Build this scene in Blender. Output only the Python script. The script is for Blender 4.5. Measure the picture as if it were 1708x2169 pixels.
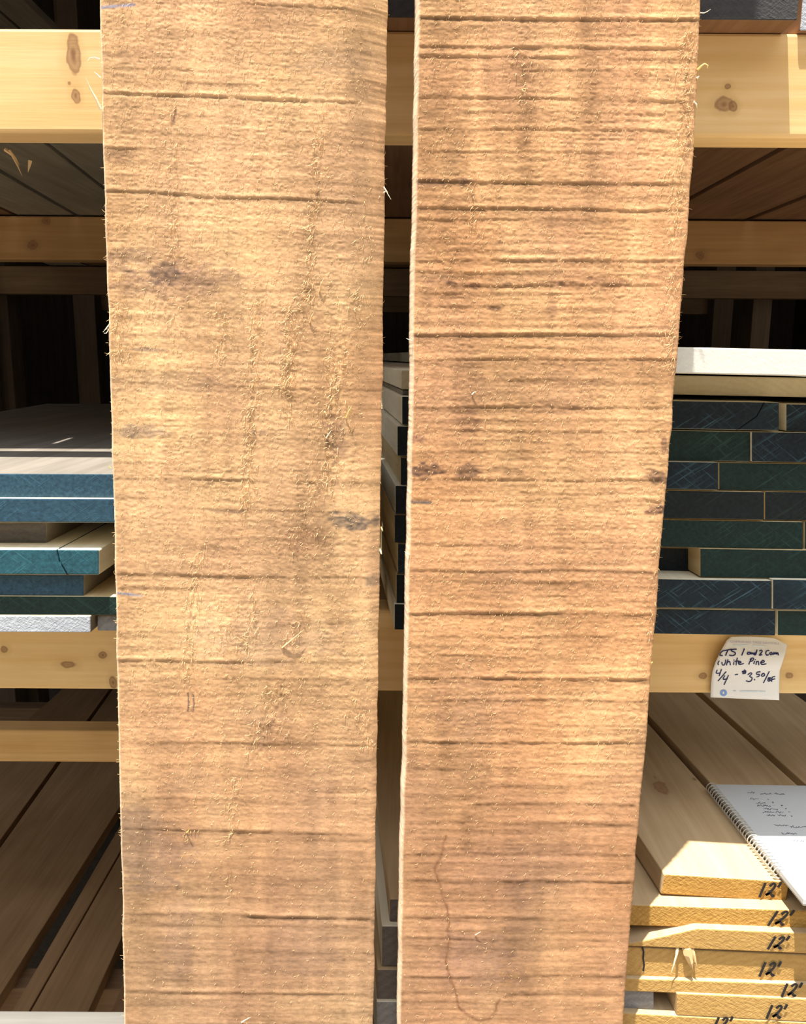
import bpy, bmesh, math, random
import numpy as np
from mathutils import Vector, Matrix

for o in list(bpy.data.objects):
    bpy.data.objects.remove(o, do_unlink=True)
scene = bpy.context.scene
C = scene.collection
random.seed(7)

# ------------------------------------------------------------------ camera
IW, IH, F = 1708.0, 2169.0, 1750.0
EYE = 1.45                                   # camera height above the yard
PITCH = math.radians(10.6)
ROLL = math.radians(0.37)
cam_d = bpy.data.cameras.new('camera')
cam_d.sensor_fit = 'VERTICAL'
cam_d.sensor_height = 24.0
cam_d.lens = 24.0 * F / IH
cam_d.clip_start = 0.01
cam = bpy.data.objects.new('camera', cam_d)
C.objects.link(cam)
CAMROT = Matrix.Rotation(math.pi/2 - PITCH, 3, 'X') @ Matrix.Rotation(ROLL, 3, 'Z')
cam.matrix_world = Matrix.Translation((0, 0, EYE)) @ CAMROT.to_4x4()
scene.camera = cam

# ------------------------------------------------------------------ light
world = bpy.data.worlds.new('sky')
scene.world = world
world.use_nodes = True
wn = world.node_tree.nodes
# bright sky overhead, low sky darkened like unseen trees, to dim the rack inside
_wt = world.node_tree
_tc = wn.new('ShaderNodeTexCoord'); _sx = wn.new('ShaderNodeSeparateXYZ'); _rp = wn.new('ShaderNodeValToRGB')
_wt.links.new(_tc.outputs['Generated'], _sx.inputs[0]); _wt.links.new(_sx.outputs['Z'], _rp.inputs[0])
_e = _rp.color_ramp.elements
_e[0].position = 0.48; _e[0].color = (0.10, 0.10, 0.085, 1)
_e[1].position = 0.80; _e[1].color = (0.88, 0.93, 0.97, 1)
_wt.links.new(_rp.outputs[0], wn['Background'].inputs[0])
wn['Background'].inputs[1].default_value = 2.8
sun_d = bpy.data.lights.new('sun', 'SUN')
sun_d.energy = 12.5
sun_d.color = (1.0, 0.93, 0.80)
sun_d.angle = math.radians(0.53)
sun = bpy.data.objects.new('sun', sun_d)
C.objects.link(sun)
SUN_DIR = Vector((0.75, 1.0, -6.4)).normalized()
sun.rotation_euler = SUN_DIR.to_track_quat('-Z', 'Y').to_euler()
sun.location = (-2, -2, 6)
scene.view_settings.view_transform = 'Standard'
scene.view_settings.look = 'None'
scene.view_settings.exposure = 0.18
scene.view_settings.gamma = 1.0
scene.view_settings.use_curve_mapping = False
scene.cycles.max_bounces = 8

# ------------------------------------------------------------------ measuring helpers
_R = np.array(CAMROT)
def ray(px, py):
    v = np.array([(px - IW/2)/F, -(py - IH/2)/F, -1.0])
    return _R @ v
def P(px, py, D):
    """point at depth D in front of the eye"""
    r = ray(px, py); r = r * (D / r[1])
    return Vector((r[0], r[1], r[2] + EYE))
def Q(px, py, h):
    """point at height h relative to the eye"""
    r = ray(px, py); r = r * (h / r[2])
    return Vector((r[0], r[1], r[2] + EYE))

# ------------------------------------------------------------------ node helpers
def new_mat(name):
    m = bpy.data.materials.new(name)
    m.use_nodes = True
    nt = m.node_tree
    b = nt.nodes['Principled BSDF']
    b.inputs['Specular IOR Level'].default_value = 0.2
    return m, nt, b
def N(nt, t, **kw):
    n = nt.nodes.new(t)
    for k, v in kw.items(): setattr(n, k, v)
    return n
def L(nt, a, b): nt.links.new(a, b)
def math_n(nt, op, a, b=None, clamp=False):
    n = N(nt, 'ShaderNodeMath', operation=op, use_clamp=clamp)
    for i, x in enumerate((a, b)):
        if x is None: continue
        if isinstance(x, (int, float)): n.inputs[i].default_value = x
        else: L(nt, x, n.inputs[i])
    return n.outputs[0]
def mix_rgb(nt, fac, a, b, blend='MIX'):
    n = N(nt, 'ShaderNodeMix', data_type='RGBA', blend_type=blend)
    for s, x in ((0, fac), (6, a), (7, b)):
        if isinstance(x, (int, float)): n.inputs[s].default_value = x
        elif isinstance(x, tuple): n.inputs[s].default_value = (*x[:3], 1)
        else: L(nt, x, n.inputs[s])
    return n.outputs[2]
def coords(nt, scale=(1, 1, 1), rot=(0, 0, 0), jitter=True):
    tc = N(nt, 'ShaderNodeTexCoord')
    out = tc.outputs['Object']
    if jitter:
        oi = N(nt, 'ShaderNodeObjectInfo')
        mu = math_n(nt, 'MULTIPLY', oi.outputs['Random'], 17.0)
        cb = N(nt, 'ShaderNodeCombineXYZ')
        for i in range(3): L(nt, mu, cb.inputs[i])
        va = N(nt, 'ShaderNodeVectorMath', operation='ADD')
        L(nt, out, va.inputs[0]); L(nt, cb.outputs[0], va.inputs[1])
        out = va.outputs[0]
    if rot != (0, 0, 0):
        m0 = N(nt, 'ShaderNodeMapping')
        m0.inputs['Rotation'].default_value = rot
        L(nt, out, m0.inputs[0]); out = m0.outputs[0]
    mp = N(nt, 'ShaderNodeMapping')
    mp.inputs['Scale'].default_value = scale
    L(nt, out, mp.inputs[0])
    return mp.outputs[0]
def noise(nt, vec, scale=5, detail=4, rough=0.55):
    n = N(nt, 'ShaderNodeTexNoise')
    n.inputs['Scale'].default_value = scale
    n.inputs['Detail'].default_value = detail
    n.inputs['Roughness'].default_value = rough
    L(nt, vec, n.inputs['Vector'])
    return n.outputs['Fac']
def ramp(nt, fac, stops):
    r = N(nt, 'ShaderNodeValToRGB')
    e = r.color_ramp.elements
    while len(e) < len(stops): e.new(0.5)
    for i, (p, c) in enumerate(stops):
        e[i].position = p
        e[i].color = (c, c, c, 1) if isinstance(c, (int, float)) else (*c, 1)
    L(nt, fac, r.inputs[0])
    return r.outputs[0]
def bump(nt, b, h, strength=0.3, dist=0.001):
    n = N(nt, 'ShaderNodeBump')
    n.inputs['Strength'].default_value = strength
    n.inputs['Distance'].default_value = dist
    L(nt, h, n.inputs['Height'])
    L(nt, n.outputs[0], b.inputs['Normal'])

def plain(name, col, rough=0.8):
    m, nt, b = new_mat(name)
    b.inputs['Base Color'].default_value = (*col, 1)
    b.inputs['Roughness'].default_value = rough
    return m
def sawn_wood(name, light, dark, axis='Y', knots=(), blotch=0.25, rough=0.8):
    """long grain along an axis, growth lines, soft blotches, optional knots (x, y, z, rx, ry, rz)"""
    m, nt, b = new_mat(name)
    st = {'X': (2.2, 60, 60), 'Y': (60, 2.2, 60), 'Z': (60, 60, 2.2)}[axis]
    g = noise(nt, coords(nt, st), 2.2, 5, 0.6)
    st2 = {'X': (1.2, 14, 14), 'Y': (14, 1.2, 14), 'Z': (14, 14, 1.2)}[axis]
    g2 = noise(nt, coords(nt, st2), 3.0, 2, 0.5)
    bl = noise(nt, coords(nt, (4, 4, 4)), 2.0, 2)
    f = math_n(nt, 'ADD', math_n(nt, 'MULTIPLY', g, 0.6), math_n(nt, 'MULTIPLY', g2, 0.5))
    fr = ramp(nt, f, [(0.38, 0.0), (0.72, 1.0)])
    col = mix_rgb(nt, fr, light, dark)
    blr = ramp(nt, bl, [(0.45, 0.0), (0.75, 1.0)])
    col = mix_rgb(nt, math_n(nt, 'MULTIPLY', blr, blotch), col, tuple(c*0.6 for c in dark))
    tc = N(nt, 'ShaderNodeTexCoord')
    wob = noise(nt, coords(nt, (1, 1, 1), jitter=False), 60, 2)
    for (kx, ky, kz, rx, ry, rz) in knots:
        s = N(nt, 'ShaderNodeVectorMath', operation='SUBTRACT')
        L(nt, tc.outputs['Object'], s.inputs[0]); s.inputs[1].default_value = (kx, ky, kz)
        mu = N(nt, 'ShaderNodeVectorMath', operation='MULTIPLY')
        L(nt, s.outputs[0], mu.inputs[0]); mu.inputs[1].default_value = (1/rx, 1/ry, 1/rz)
        ln = N(nt, 'ShaderNodeVectorMath', operation='LENGTH')
        L(nt, mu.outputs[0], ln.inputs[0])
        d = math_n(nt, 'ADD', ln.outputs['Value'], math_n(nt, 'MULTIPLY', math_n(nt, 'SUBTRACT', wob, 0.5), 1.6))
        k = ramp(nt, d, [(0.0, 0.95), (0.4, 0.55), (0.78, 0.75), (1.0, 0.0)])
        halo = ramp(nt, math_n(nt, 'MULTIPLY', d, 0.4), [(0.38, 0.35), (0.85, 0.0)])
        col = mix_rgb(nt, halo, col, tuple(c*0.75 for c in dark))
        col = mix_rgb(nt, k, col, (0.24, 0.115, 0.06))
    L(nt, col, b.inputs['Base Color'])
    b.inputs['Roughness'].default_value = rough
    bump(nt, b, f, 0.25, 0.0015)
    return m
def end_paint(name, col, hi, streak=0.5, rot=0.6):
    """sealed board end: dark paint dragged over crossing saw scratches"""
    m, nt, b = new_mat(name)
    a = noise(nt, coords(nt, (14, 14, 330), (0, rot, 0)), 1.6, 3)
    c = noise(nt, coords(nt, (14, 14, 330), (0, -rot*1.1, 0)), 1.6, 3)
    mask = noise(nt, coords(nt, (1, 1, 1)), 22, 2)
    sa = ramp(nt, a, [(0.56, 0.0), (0.72, 1.0)])
    sc = ramp(nt, c, [(0.58, 0.0), (0.74, 1.0)])
    s = math_n(nt, 'MAXIMUM', sa, sc)
    s = math_n(nt, 'MULTIPLY', s, ramp(nt, mask, [(0.4, 0.1), (0.65, 1.0)]))
    fine = noise(nt, coords(nt, (1, 1, 1)), 320, 3)
    base = mix_rgb(nt, ramp(nt, fine, [(0.3, 0.0), (0.75, 1.0)]), tuple(x*0.65 for x in col), tuple(x*1.35 for x in col))
    blot = noise(nt, coords(nt, (1, 1, 1)), 12, 2)
    base = mix_rgb(nt, math_n(nt, 'MULTIPLY', ramp(nt, blot, [(0.45, 0.0), (0.7, 1.0)]), 0.4), base, hi)
    out = mix_rgb(nt, math_n(nt, 'MULTIPLY', s, streak), base, tuple(min(1, x*3.2) for x in hi))
    L(nt, out, b.inputs['Base Color'])
    b.inputs['Roughness'].default_value = 0.55
    bump(nt, b, math_n(nt, 'ADD', s, fine), 0.35, 0.0008)
    return m
def end_grain(name, light, dark, rings=55, rough_bump=0.6, centre=(0.05, 0, -0.12)):
    """bare rough-cut end grain with curved growth rings and torn fibres"""
    m, nt, b = new_mat(name)
    tc = N(nt, 'ShaderNodeTexCoord')
    s = N(nt, 'ShaderNodeVectorMath', operation='SUBTRACT')
    L(nt, tc.outputs['Object'], s.inputs[0]); s.inputs[1].default_value = centre
    w = N(nt, 'ShaderNodeTexWave', wave_type='RINGS', rings_direction='Y')
    w.inputs['Scale'].default_value = rings
    w.inputs['Distortion'].default_value = 2.0
    w.inputs['Detail'].default_value = 3
    w.inputs['Detail Scale'].default_value = 2.0
    L(nt, s.outputs[0], w.inputs[0])
    n1 = noise(nt, coords(nt, (120, 120, 380), (0, 0.7, 0)), 1.5, 4, 0.65)
    n2 = noise(nt, coords(nt, (1, 1, 1)), 18, 3)
    n3 = noise(nt, coords(nt, (90, 90, 320), (0, -0.5, 0)), 1.5, 3, 0.6)
    f = math_n(nt, 'ADD', math_n(nt, 'MULTIPLY', w.outputs['Fac'], 0.12), math_n(nt, 'ADD', math_n(nt, 'MULTIPLY', n1, 0.55), math_n(nt, 'MULTIPLY', n3, 0.33)))
    col = mix_rgb(nt, ramp(nt, f, [(0.3, 0.0), (0.7, 1.0)]), dark, light)
    col = mix_rgb(nt, math_n(nt, 'MULTIPLY', ramp(nt, n2, [(0.45, 0.0), (0.7, 1.0)]), 0.45), col, dark)
    L(nt, col, b.inputs['Base Color'])
    b.inputs['Roughness'].default_value = 0.8
    bump(nt, b, math_n(nt, 'ADD', n1, n3), rough_bump, 0.0025)
    return m

# ------------------------------------------------------------------ object helpers
def tag(o, label=None, cat=None, group=None, kind=None):
    if label: o['label'] = label
    if cat: o['category'] = cat
    if group: o['group'] = group
    if kind: o['kind'] = kind
    return o
def empty(name, loc):
    o = bpy.data.objects.new(name, None)
    o.location = loc
    o.empty_display_size = 0.05
    C.objects.link(o)
    return o
def link_mesh(name, verts, faces, mats, loc=(0, 0, 0), parent=None, mat_idx=None, smooth=False):
    me = bpy.data.meshes.new(name)
    loc = Vector(loc)
    me.from_pydata([tuple(Vector(v) - loc) for v in verts], [], faces)
    for m in (mats if isinstance(mats, (list, tuple)) else [mats]): me.materials.append(m)
    if mat_idx is not None:
        me.polygons.foreach_set('material_index', mat_idx)
    if smooth:
        me.polygons.foreach_set('use_smooth', [True]*len(me.polygons))
    me.update()
    o = bpy.data.objects.new(name, me)
    C.objects.link(o)
    if parent is not None:
        o.parent = parent
        pl = Vector(parent.location) if parent.parent is None else Vector(parent.parent.location) + Vector(parent.location)
        o.location = loc - pl
    else:
        o.location = loc
    return o
def bevel_mesh(o, w, seg=2):
    bm = bmesh.new(); bm.from_mesh(o.data)
    bmesh.ops.recalc_face_normals(bm, faces=bm.faces)
    ed = [e for e in bm.edges if len(e.link_faces) == 2 and e.calc_face_angle(0) > 0.5]
    bmesh.ops.bevel(bm, geom=ed, offset=w, segments=seg, profile=0.5, affect='EDGES', clamp_overlap=True, material=-1)
    bm.to_mesh(o.data); bm.free()
def box(name, x0, x1, y0, y1, z0, z1, mat, parent=None, bev=0.0015):
    v = [(x, y, z) for x in (x0, x1) for y in (y0, y1) for z in (z0, z1)]
    f = [(0, 1, 3, 2), (4, 6, 7, 5), (0, 4, 5, 1), (2, 3, 7, 6), (0, 2, 6, 4), (1, 5, 7, 3)]
    o = link_mesh(name, v, f, mat, ((x0+x1)/2, (y0+y1)/2, z0), parent)
    if bev: bevel_mesh(o, bev)
    return o
def prism(name, polys, back, end_mat, side_mat, parent=None, bev=0.0012):
    """polys: front outlines (lists of world points, clockwise from the eye); each is run back by the vector"""
    verts, faces, mi = [], [], []
    for poly in polys:
        n = len(poly); b = len(verts)
        verts += [Vector(p) for p in poly] + [Vector(p) + Vector(back) for p in poly]
        faces.append(tuple(range(b, b+n))); mi.append(0)
        faces.append(tuple(reversed(range(b+n, b+2*n)))); mi.append(0)
        for i in range(n):
            j = (i+1) % n
            faces.append((b+i, b+n+i, b+n+j, b+j)); mi.append(0 if len(polys) == 2 and i in ((1, 2) if b == 0 else (3, 4)) else 1)
    fr = [Vector(p) for poly in polys for p in poly]
    loc = Vector((sum(p.x for p in fr)/len(fr), min(p.y for p in fr), min(p.z for p in fr)))
    o = link_mesh(name, verts, faces, [end_mat, side_mat], loc, parent, mi)
    bevel_mesh(o, bev)
    return o
def quad_px(xl, xr, ytl, ytr, ybr, ybl, D):
    return [P(xl, ytl, D), P(xr, ytr, D), P(xr, ybr, D), P(xl, ybl, D)]
def ribbon(name, strokes, width, mat, parent, normal=(0, -1, 0)):
    """pen strokes: flat strips following world polylines"""
    verts, faces = [], []
    nrm = Vector(normal)
    for pts in strokes:
        pts = [Vector(p) for p in pts]
        b = len(verts)
        for i, p in enumerate(pts):
            t = (pts[min(i+1, len(pts)-1)] - pts[max(i-1, 0)])
            if t.length < 1e-9: t = Vector((1, 0, 0))
            s = t.normalized().cross(nrm).normalized() * width/2
            e = t.normalized()*width*0.3 if i == len(pts)-1 else (-t.normalized()*width*0.3 if i == 0 else Vector())
            verts += [p + s + e, p - s + e]
        for i in range(len(pts)-1):
            faces.append((b+2*i, b+2*i+1, b+2*i+3, b+2*i+2))
    return link_mesh(name, verts, faces, mat, verts[0], parent)
def smooth_line(pts, n=5):
    """Catmull-Rom through pixel points"""
    if len(pts) < 3: return pts
    out = []
    p = [pts[0]] + list(pts) + [pts[-1]]
    for i in range(1, len(p)-2):
        for k in range(n):
            t = k/n
            out.append(tuple(0.5*((2*p[i][c]) + (-p[i-1][c]+p[i+1][c])*t + (2*p[i-1][c]-5*p[i][c]+4*p[i+1][c]-p[i+2][c])*t*t
                       + (-p[i-1][c]+3*p[i][c]-3*p[i+1][c]+p[i+2][c])*t**3) for c in (0, 1)))
    out.append(pts[-1])
    return out

# ------------------------------------------------------------------ materials
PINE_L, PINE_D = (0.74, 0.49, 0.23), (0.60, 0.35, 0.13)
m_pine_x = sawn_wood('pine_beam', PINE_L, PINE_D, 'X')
m_shade_z = sawn_wood('shaded_post', (0.15, 0.11, 0.08), (0.11, 0.075, 0.05), 'Z')  # post wood darkened to paint in the shade inside the rack
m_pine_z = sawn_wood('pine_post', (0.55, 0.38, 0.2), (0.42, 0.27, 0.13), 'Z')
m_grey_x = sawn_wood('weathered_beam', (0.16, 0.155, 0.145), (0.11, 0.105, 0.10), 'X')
m_rear_x = sawn_wood('shaded_rear_beam', (0.50, 0.30, 0.13), (0.38, 0.21, 0.085), 'X')  # darker copy of the beam pine, interior shade in the colour
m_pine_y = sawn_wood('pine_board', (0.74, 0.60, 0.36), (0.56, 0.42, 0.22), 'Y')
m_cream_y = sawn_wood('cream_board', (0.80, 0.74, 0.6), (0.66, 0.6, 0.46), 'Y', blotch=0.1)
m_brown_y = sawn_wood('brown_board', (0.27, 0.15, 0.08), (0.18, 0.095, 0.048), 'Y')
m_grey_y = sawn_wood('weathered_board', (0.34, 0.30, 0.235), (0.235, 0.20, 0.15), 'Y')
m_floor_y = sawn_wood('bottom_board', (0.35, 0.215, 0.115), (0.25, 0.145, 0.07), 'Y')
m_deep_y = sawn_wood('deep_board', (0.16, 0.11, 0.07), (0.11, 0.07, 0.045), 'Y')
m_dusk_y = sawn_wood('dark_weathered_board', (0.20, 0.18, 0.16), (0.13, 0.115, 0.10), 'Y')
m_far_x = sawn_wood('shaded_far_beam', (0.22, 0.14, 0.08), (0.15, 0.09, 0.05), 'X')  # darkest beam copy: deep shade painted into the far rows
m_gold_y = sawn_wood('golden_board', (0.52, 0.39, 0.24), (0.40, 0.28, 0.155), 'Y', blotch=0.3)
m_blue = end_paint('blue_sealed_end', (0.028, 0.070, 0.115), (0.035, 0.095, 0.14), 0.18)
m_teal = end_paint('teal_sealed_end', (0.022, 0.085, 0.12), (0.03, 0.12, 0.15), 0.2)
m_green = end_paint('green_sealed_end', (0.010, 0.026, 0.026), (0.014, 0.042, 0.032), 0.35)
m_navy = end_paint('navy_sealed_end', (0.010, 0.018, 0.028), (0.022, 0.05, 0.07), 0.85)
m_black = end_paint('black_sealed_end', (0.010, 0.015, 0.02), (0.013, 0.027, 0.024), 0.3)
m_white_end = end_grain('white_sealed_end', (0.76, 0.75, 0.71), (0.66, 0.66, 0.63), 40, 0.08)
m_cream_end = end_grain('cream_end', (0.66, 0.58, 0.40), (0.56, 0.47, 0.3), 60, 0.2)
m_grey_end = end_grain('grey_end', (0.30, 0.30, 0.31), (0.17, 0.17, 0.18), 40, 0.4)
m_pale_end = end_grain('silver_end', (0.50, 0.54, 0.62), (0.32, 0.35, 0.42), 40, 0.5)
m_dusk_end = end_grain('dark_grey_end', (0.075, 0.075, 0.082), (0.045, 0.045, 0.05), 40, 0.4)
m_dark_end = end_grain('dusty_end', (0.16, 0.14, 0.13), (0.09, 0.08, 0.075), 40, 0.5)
m_gold_end = end_grain('golden_end', (0.56, 0.34, 0.10), (0.34, 0.18, 0.042), 70, 0.8)
m_tan_end = end_grain('tan_end', (0.56, 0.36, 0.135), (0.40, 0.235, 0.075), 50, 0.4)
m_ink = plain('black_marker', (0.02, 0.018, 0.022), 0.5)
m_blue_ink = plain('blue_black_marker', (0.02, 0.025, 0.11), 0.5)
m_paper = plain('white_card', (0.86, 0.86, 0.88), 0.7)
m_lilac = plain('faded_print', (0.52, 0.48, 0.68), 0.8)
m_aqua = plain('faint_print', (0.66, 0.76, 0.84), 0.8)
m_logo = plain('blue_print', (0.22, 0.36, 0.75), 0.7)
m_page = plain('notebook_paper', (0.52, 0.55, 0.58), 0.75)
m_wire = plain('coil_wire', (0.55, 0.52, 0.46), 0.4)
m_wire.node_tree.nodes['Principled BSDF'].inputs['Metallic'].default_value = 0.3
m_pencil = plain('grey_pen', (0.07, 0.075, 0.11), 0.7)
m_hole = plain('punched_hole', (0.25, 0.22, 0.18), 0.9)
m_shade_wall = sawn_wood('shade_wall_boarding', (0.05, 0.037, 0.028), (0.03, 0.022, 0.017), 'Z')
m_shade_roof = plain('shade_roof_boarding', (0.06, 0.045, 0.035), 0.9)
m_gravel, nt, b = new_mat('yard_gravel')
g1 = noise(nt, coords(nt, (1, 1, 1)), 70, 5, 0.7)
L(nt, mix_rgb(nt, g1, (0.13, 0.11, 0.085), (0.30, 0.26, 0.21)), b.inputs['Base Color'])
bump(nt, b, g1, 0.6, 0.01)

# ------------------------------------------------------------------ the setting; walls and roof added around the rack to keep its inside dark
o = box('floor', -8, 8, -8, 6, -0.06, 0, m_gravel, bev=0); tag(o, kind='structure')
o = box('shade_wall_back', -2.3, 2.3, 5.0, 5.06, 0, 3.5, m_shade_wall, bev=0); tag(o, kind='structure')
o = box('shade_wall_left', -2.36, -2.3, 0.95, 5.06, 0, 3.5, m_shade_wall, bev=0); tag(o, kind='structure')
o = box('shade_wall_right', 2.3, 2.36, 0.95, 5.06, 0, 3.5, m_shade_wall, bev=0); tag(o, kind='structure')
o = box('shade_roof', -2.4, 2.4, 0.74, 5.1, 3.5, 3.56, m_shade_roof, bev=0); tag(o, kind='structure')  # unseen roof, front edge placed to stop sun leaking into the rack

# ------------------------------------------------------------------ the rack
rack = empty('lumber_rack', (0, 0.82, 0))
tag(rack, 'wooden lumber rack of horizontal pine beams behind the two upright boards', 'rack')
HW = 1.45
def beam(D, depth, h0, h1, mat, label=None):
    o = box('beam', -HW, HW, D, D+depth, EYE+h0, EYE+h1, mat, rack, 0.003)
    if label: o['label'] = label
    return o
def beam_knots(D, depth, h0, h1, pts, light=PINE_L, dark=PINE_D, name='knotty_beam'):
    """a beam with the knots the photo shows: (px, py, half width px, half height px)"""
    c = Vector((0, D+depth/2, EYE+h0))
    ks = []
    for (px, py, rx, ry) in pts:
        p = P(px, py, D)
        s = (P(px+1, py, D) - p).length
        ks.append((p.x - c.x, p.y - c.y, p.z - c.z, rx*s*1.25, 0.02, ry*s*1.25))
    return sawn_wood(name, light, dark, 'X', ks)
FH = [(0.2035, 0.2925), (-0.346, -0.257)]
mk1 = beam_knots(0.82, 0.04, *FH[0], [(155, 115, 13, 34), (160, 203, 8, 12), (147, 176, 3, 3), (1543, 182, 7, 6), (1535, 222, 16, 12), (1553, 225, 8, 9)], (0.86, 0.61, 0.33), (0.73, 0.46, 0.19), 'upper_beam_wood')
beam(0.82, 0.042, *FH[0], mk1, 'pale knotty upper beam, sunlit at its left end')
mk2 = beam_knots(0.82, 0.04, *FH[1], [(8, 1375, 8, 8), (145, 1408, 16, 8), (218, 1388, 8, 7), (240, 1445, 7, 12), (1488, 1432, 8, 7), (1675, 1432, 9, 7)], (0.88, 0.65, 0.34), (0.74, 0.48, 0.21), 'middle_beam_wood')
beam(0.82, 0.042, *FH[1], mk2, 'yellow pine middle beam that carries the price card')
mk3 = beam_knots(1.83, 0.05, 0.1997, 0.2886, [(70, 520, 9, 8), (98, 468, 8, 6), (1485, 540, 8, 8)], (0.50, 0.30, 0.13), (0.38, 0.21, 0.085), 'shaded_inner_beam')  # wood colour lowered for the shade behind the front beam
beam(1.83, 0.05, 0.1997, 0.2886, mk3)
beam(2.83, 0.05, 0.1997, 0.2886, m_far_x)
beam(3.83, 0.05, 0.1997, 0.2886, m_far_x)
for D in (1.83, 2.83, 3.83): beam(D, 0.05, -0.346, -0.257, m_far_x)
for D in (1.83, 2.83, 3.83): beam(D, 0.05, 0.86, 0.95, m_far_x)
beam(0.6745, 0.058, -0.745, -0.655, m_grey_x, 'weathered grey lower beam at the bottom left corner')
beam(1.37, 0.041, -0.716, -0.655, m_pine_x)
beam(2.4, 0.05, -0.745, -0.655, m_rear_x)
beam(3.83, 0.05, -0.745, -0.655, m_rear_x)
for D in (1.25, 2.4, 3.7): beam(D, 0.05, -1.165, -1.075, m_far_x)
box('beam', -HW, HW, 0.6885, 0.736, EYE+1.56, EYE+1.65, m_pine_x, rack, 0.003)
def post(x0, x1, y0, y1, z1=3.2, mat=None):
    box('post', x0, x1, y0, y1, 0, z1, mat or m_pine_z, rack, 0.003)
for sx in (-1, 1):
    a, c = sorted((sx*HW, sx*(HW-0.085)))
    for y0, y1 in ((0.737, 0.818), (1.745, 1.828), (2.745, 2.828), (3.745, 3.828)): post(a, c, y0, y1, mat=m_pine_z if y0 < 1 else m_shade_z)
def inner_post(px0, px1, D):
    post(P(px0, 700, D).x, P(px1, 700, D).x, D, D+0.09, mat=m_shade_z)
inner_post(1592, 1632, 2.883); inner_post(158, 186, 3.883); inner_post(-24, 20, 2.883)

# ------------------------------------------------------------------ stacked boards
def board(xl, xr, yt, yb, D, end, side, label, group=None, slope=0.0, ref=0, skew=0.0, length=2.6, split=None, name='board', bev=0.0012, cat='board'):
    f = lambda y, x: y + slope*(x - ref)
    back = (skew*length, length, 0)
    if split is None:
        polys = [quad_px(xl, xr, f(yt, xl), f(yt, xr), f(yb, xr), f(yb, xl), D)]
    else:
        st, sb, gp = split        # split top x, bottom x and gap, all across the end
        sm = (st+sb)/2 + (st-sb)*0.22
        ym = (yt+yb)/2
        polys = [[P(xl, f(yt, xl), D), P(st, f(yt, st), D), P(sm, f(ym, sm), D), P(sb, f(yb, sb), D), P(xl, f(yb, xl), D)],
                 [P(st+gp, f(yt, st), D), P(xr, f(yt, xr), D), P(xr, f(yb, xr), D), P(sb+gp, f(yb, sb), D), P(sm+gp, f(ym, sm), D)]]
    o = prism(name, polys, back, end, side, bev=bev)
    return tag(o, label, cat, group)

# left pile on the middle beam; longest boards stretched unseen to block stray sun
LP = 'sealed boards in the left middle pile'
kw = dict(slope=0.004, ref=100, skew=0.01)
board(-300, 192, 1304, 1340, 0.742, m_pale_end, m_grey_y, 'silver-grey rough board end lying directly on the middle beam, bottom left', LP, **kw)
board(206, 420, 1304, 1336, 0.752, m_grey_end, m_grey_y, 'short dull grey board end squeezed beside the left upright board on the middle beam', LP, **kw)
board(-760, 801, 1263, 1303.3, 0.745, m_green, m_pine_y, 'dark green sealed board, second from the bottom of the left pile', LP, slope=0.004, ref=100, skew=-0.095, length=1.12)
board(-280, 178, 1218, 1262.3, 0.747, m_blue, m_grey_y, 'blue sealed board ending just right of the pile middle, third from the bottom at left', LP, **kw)
board(205, 420, 1214, 1257, 0.83, m_dark_end, m_brown_y, 'dusty brown board set back in the left pile beside the upright board', LP, **kw)
board(-300, 210, 1164, 1217.3, 0.738, m_teal, m_cream_y, 'teal sealed board with a split end and bright top, middle of the left pile', LP, split=(119, 141, 2), **kw)
board(-250, 98, 1109, 1157, 0.765, m_dark_end, m_grey_y, 'short grey unpainted board under the two blue ones in the left pile', LP, **kw)
board(260, 440, 1107, 1158, 0.80, m_dark_end, m_brown_y, 'dark board hidden by the left upright board, level with the short grey one', LP, **kw)
board(-760, 801, 1055.5, 1107, 0.741, m_blue, m_cream_y, 'blue sealed board second from the top of the left pile', LP, slope=0.004, ref=100, skew=-0.095, length=1.12)
board(-760, 801, 1003, 1055, 0.7455, m_blue, m_dusk_y, 'topmost blue sealed board of the left pile with a grey top', LP, slope=0.004, ref=100, skew=-0.095, length=1.12)
# right stack on the middle beam, end-sealed dark
RS = 'dark sealed boards in the right middle stack'
kr = dict(slope=0.016, ref=1424, skew=-0.095)
def rs(xl, xr, yt, yb, dD, end, label, side=m_pine_y, split=None, group=RS):
    return board(xl, xr, yt, yb, 0.743+dD, end, side, label, group, split=split, bev=0.0006, **kr)
board(1160, 1960, 735, 791, 0.686, m_white_end, m_cream_y, 'thick white-ended board on the very top of the right stack', slope=0.022, ref=1432, skew=-0.095)
board(850, 1900, 795, 836, 0.760, m_cream_end, m_cream_y, 'cream unpainted board just under the white-ended top board', slope=0.02, ref=1432, skew=-0.095)
for i, (xa, xb) in enumerate(((853, 905), (1250, 1300), (1760, 1830))):
    o = board(xa, xb, 837, 848, 0.772, m_grey_end, m_grey_y, ['thin grey lath between layers seen in the gap between the upright boards', 'thin grey lath under the cream board, behind the right upright board', 'thin grey lath under the cream board, beyond the right frame edge'][i], 'laths between the layers', slope=0.018, ref=1424, skew=-0.095, length=1.8, name='lath', bev=0.0005, cat='lath')
rs(852, 1130, 849, 908, 0.004, m_black, 'black-ended board top in the gap, left end of the upper dark layer', m_cream_y)
rs(1136, 1651, 849, 908, -0.003, m_navy, 'navy sealed board with a curved split, top dark layer right of the upright board', m_cream_y, split=(1619, 1562, 1.6))
rs(1666, 1930, 852, 909, 0.004, m_navy, 'navy sealed board at the right frame edge in the top dark layer', m_cream_y)
rs(842, 1120, 912, 975, 0.000, m_black, 'black-ended board with a pale side, second dark layer in the gap', m_cream_y)
rs(1126, 1590.5, 912, 975, 0.003, m_green, 'blackish green board with rough glinting scratches, second dark layer', m_cream_y)
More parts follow.
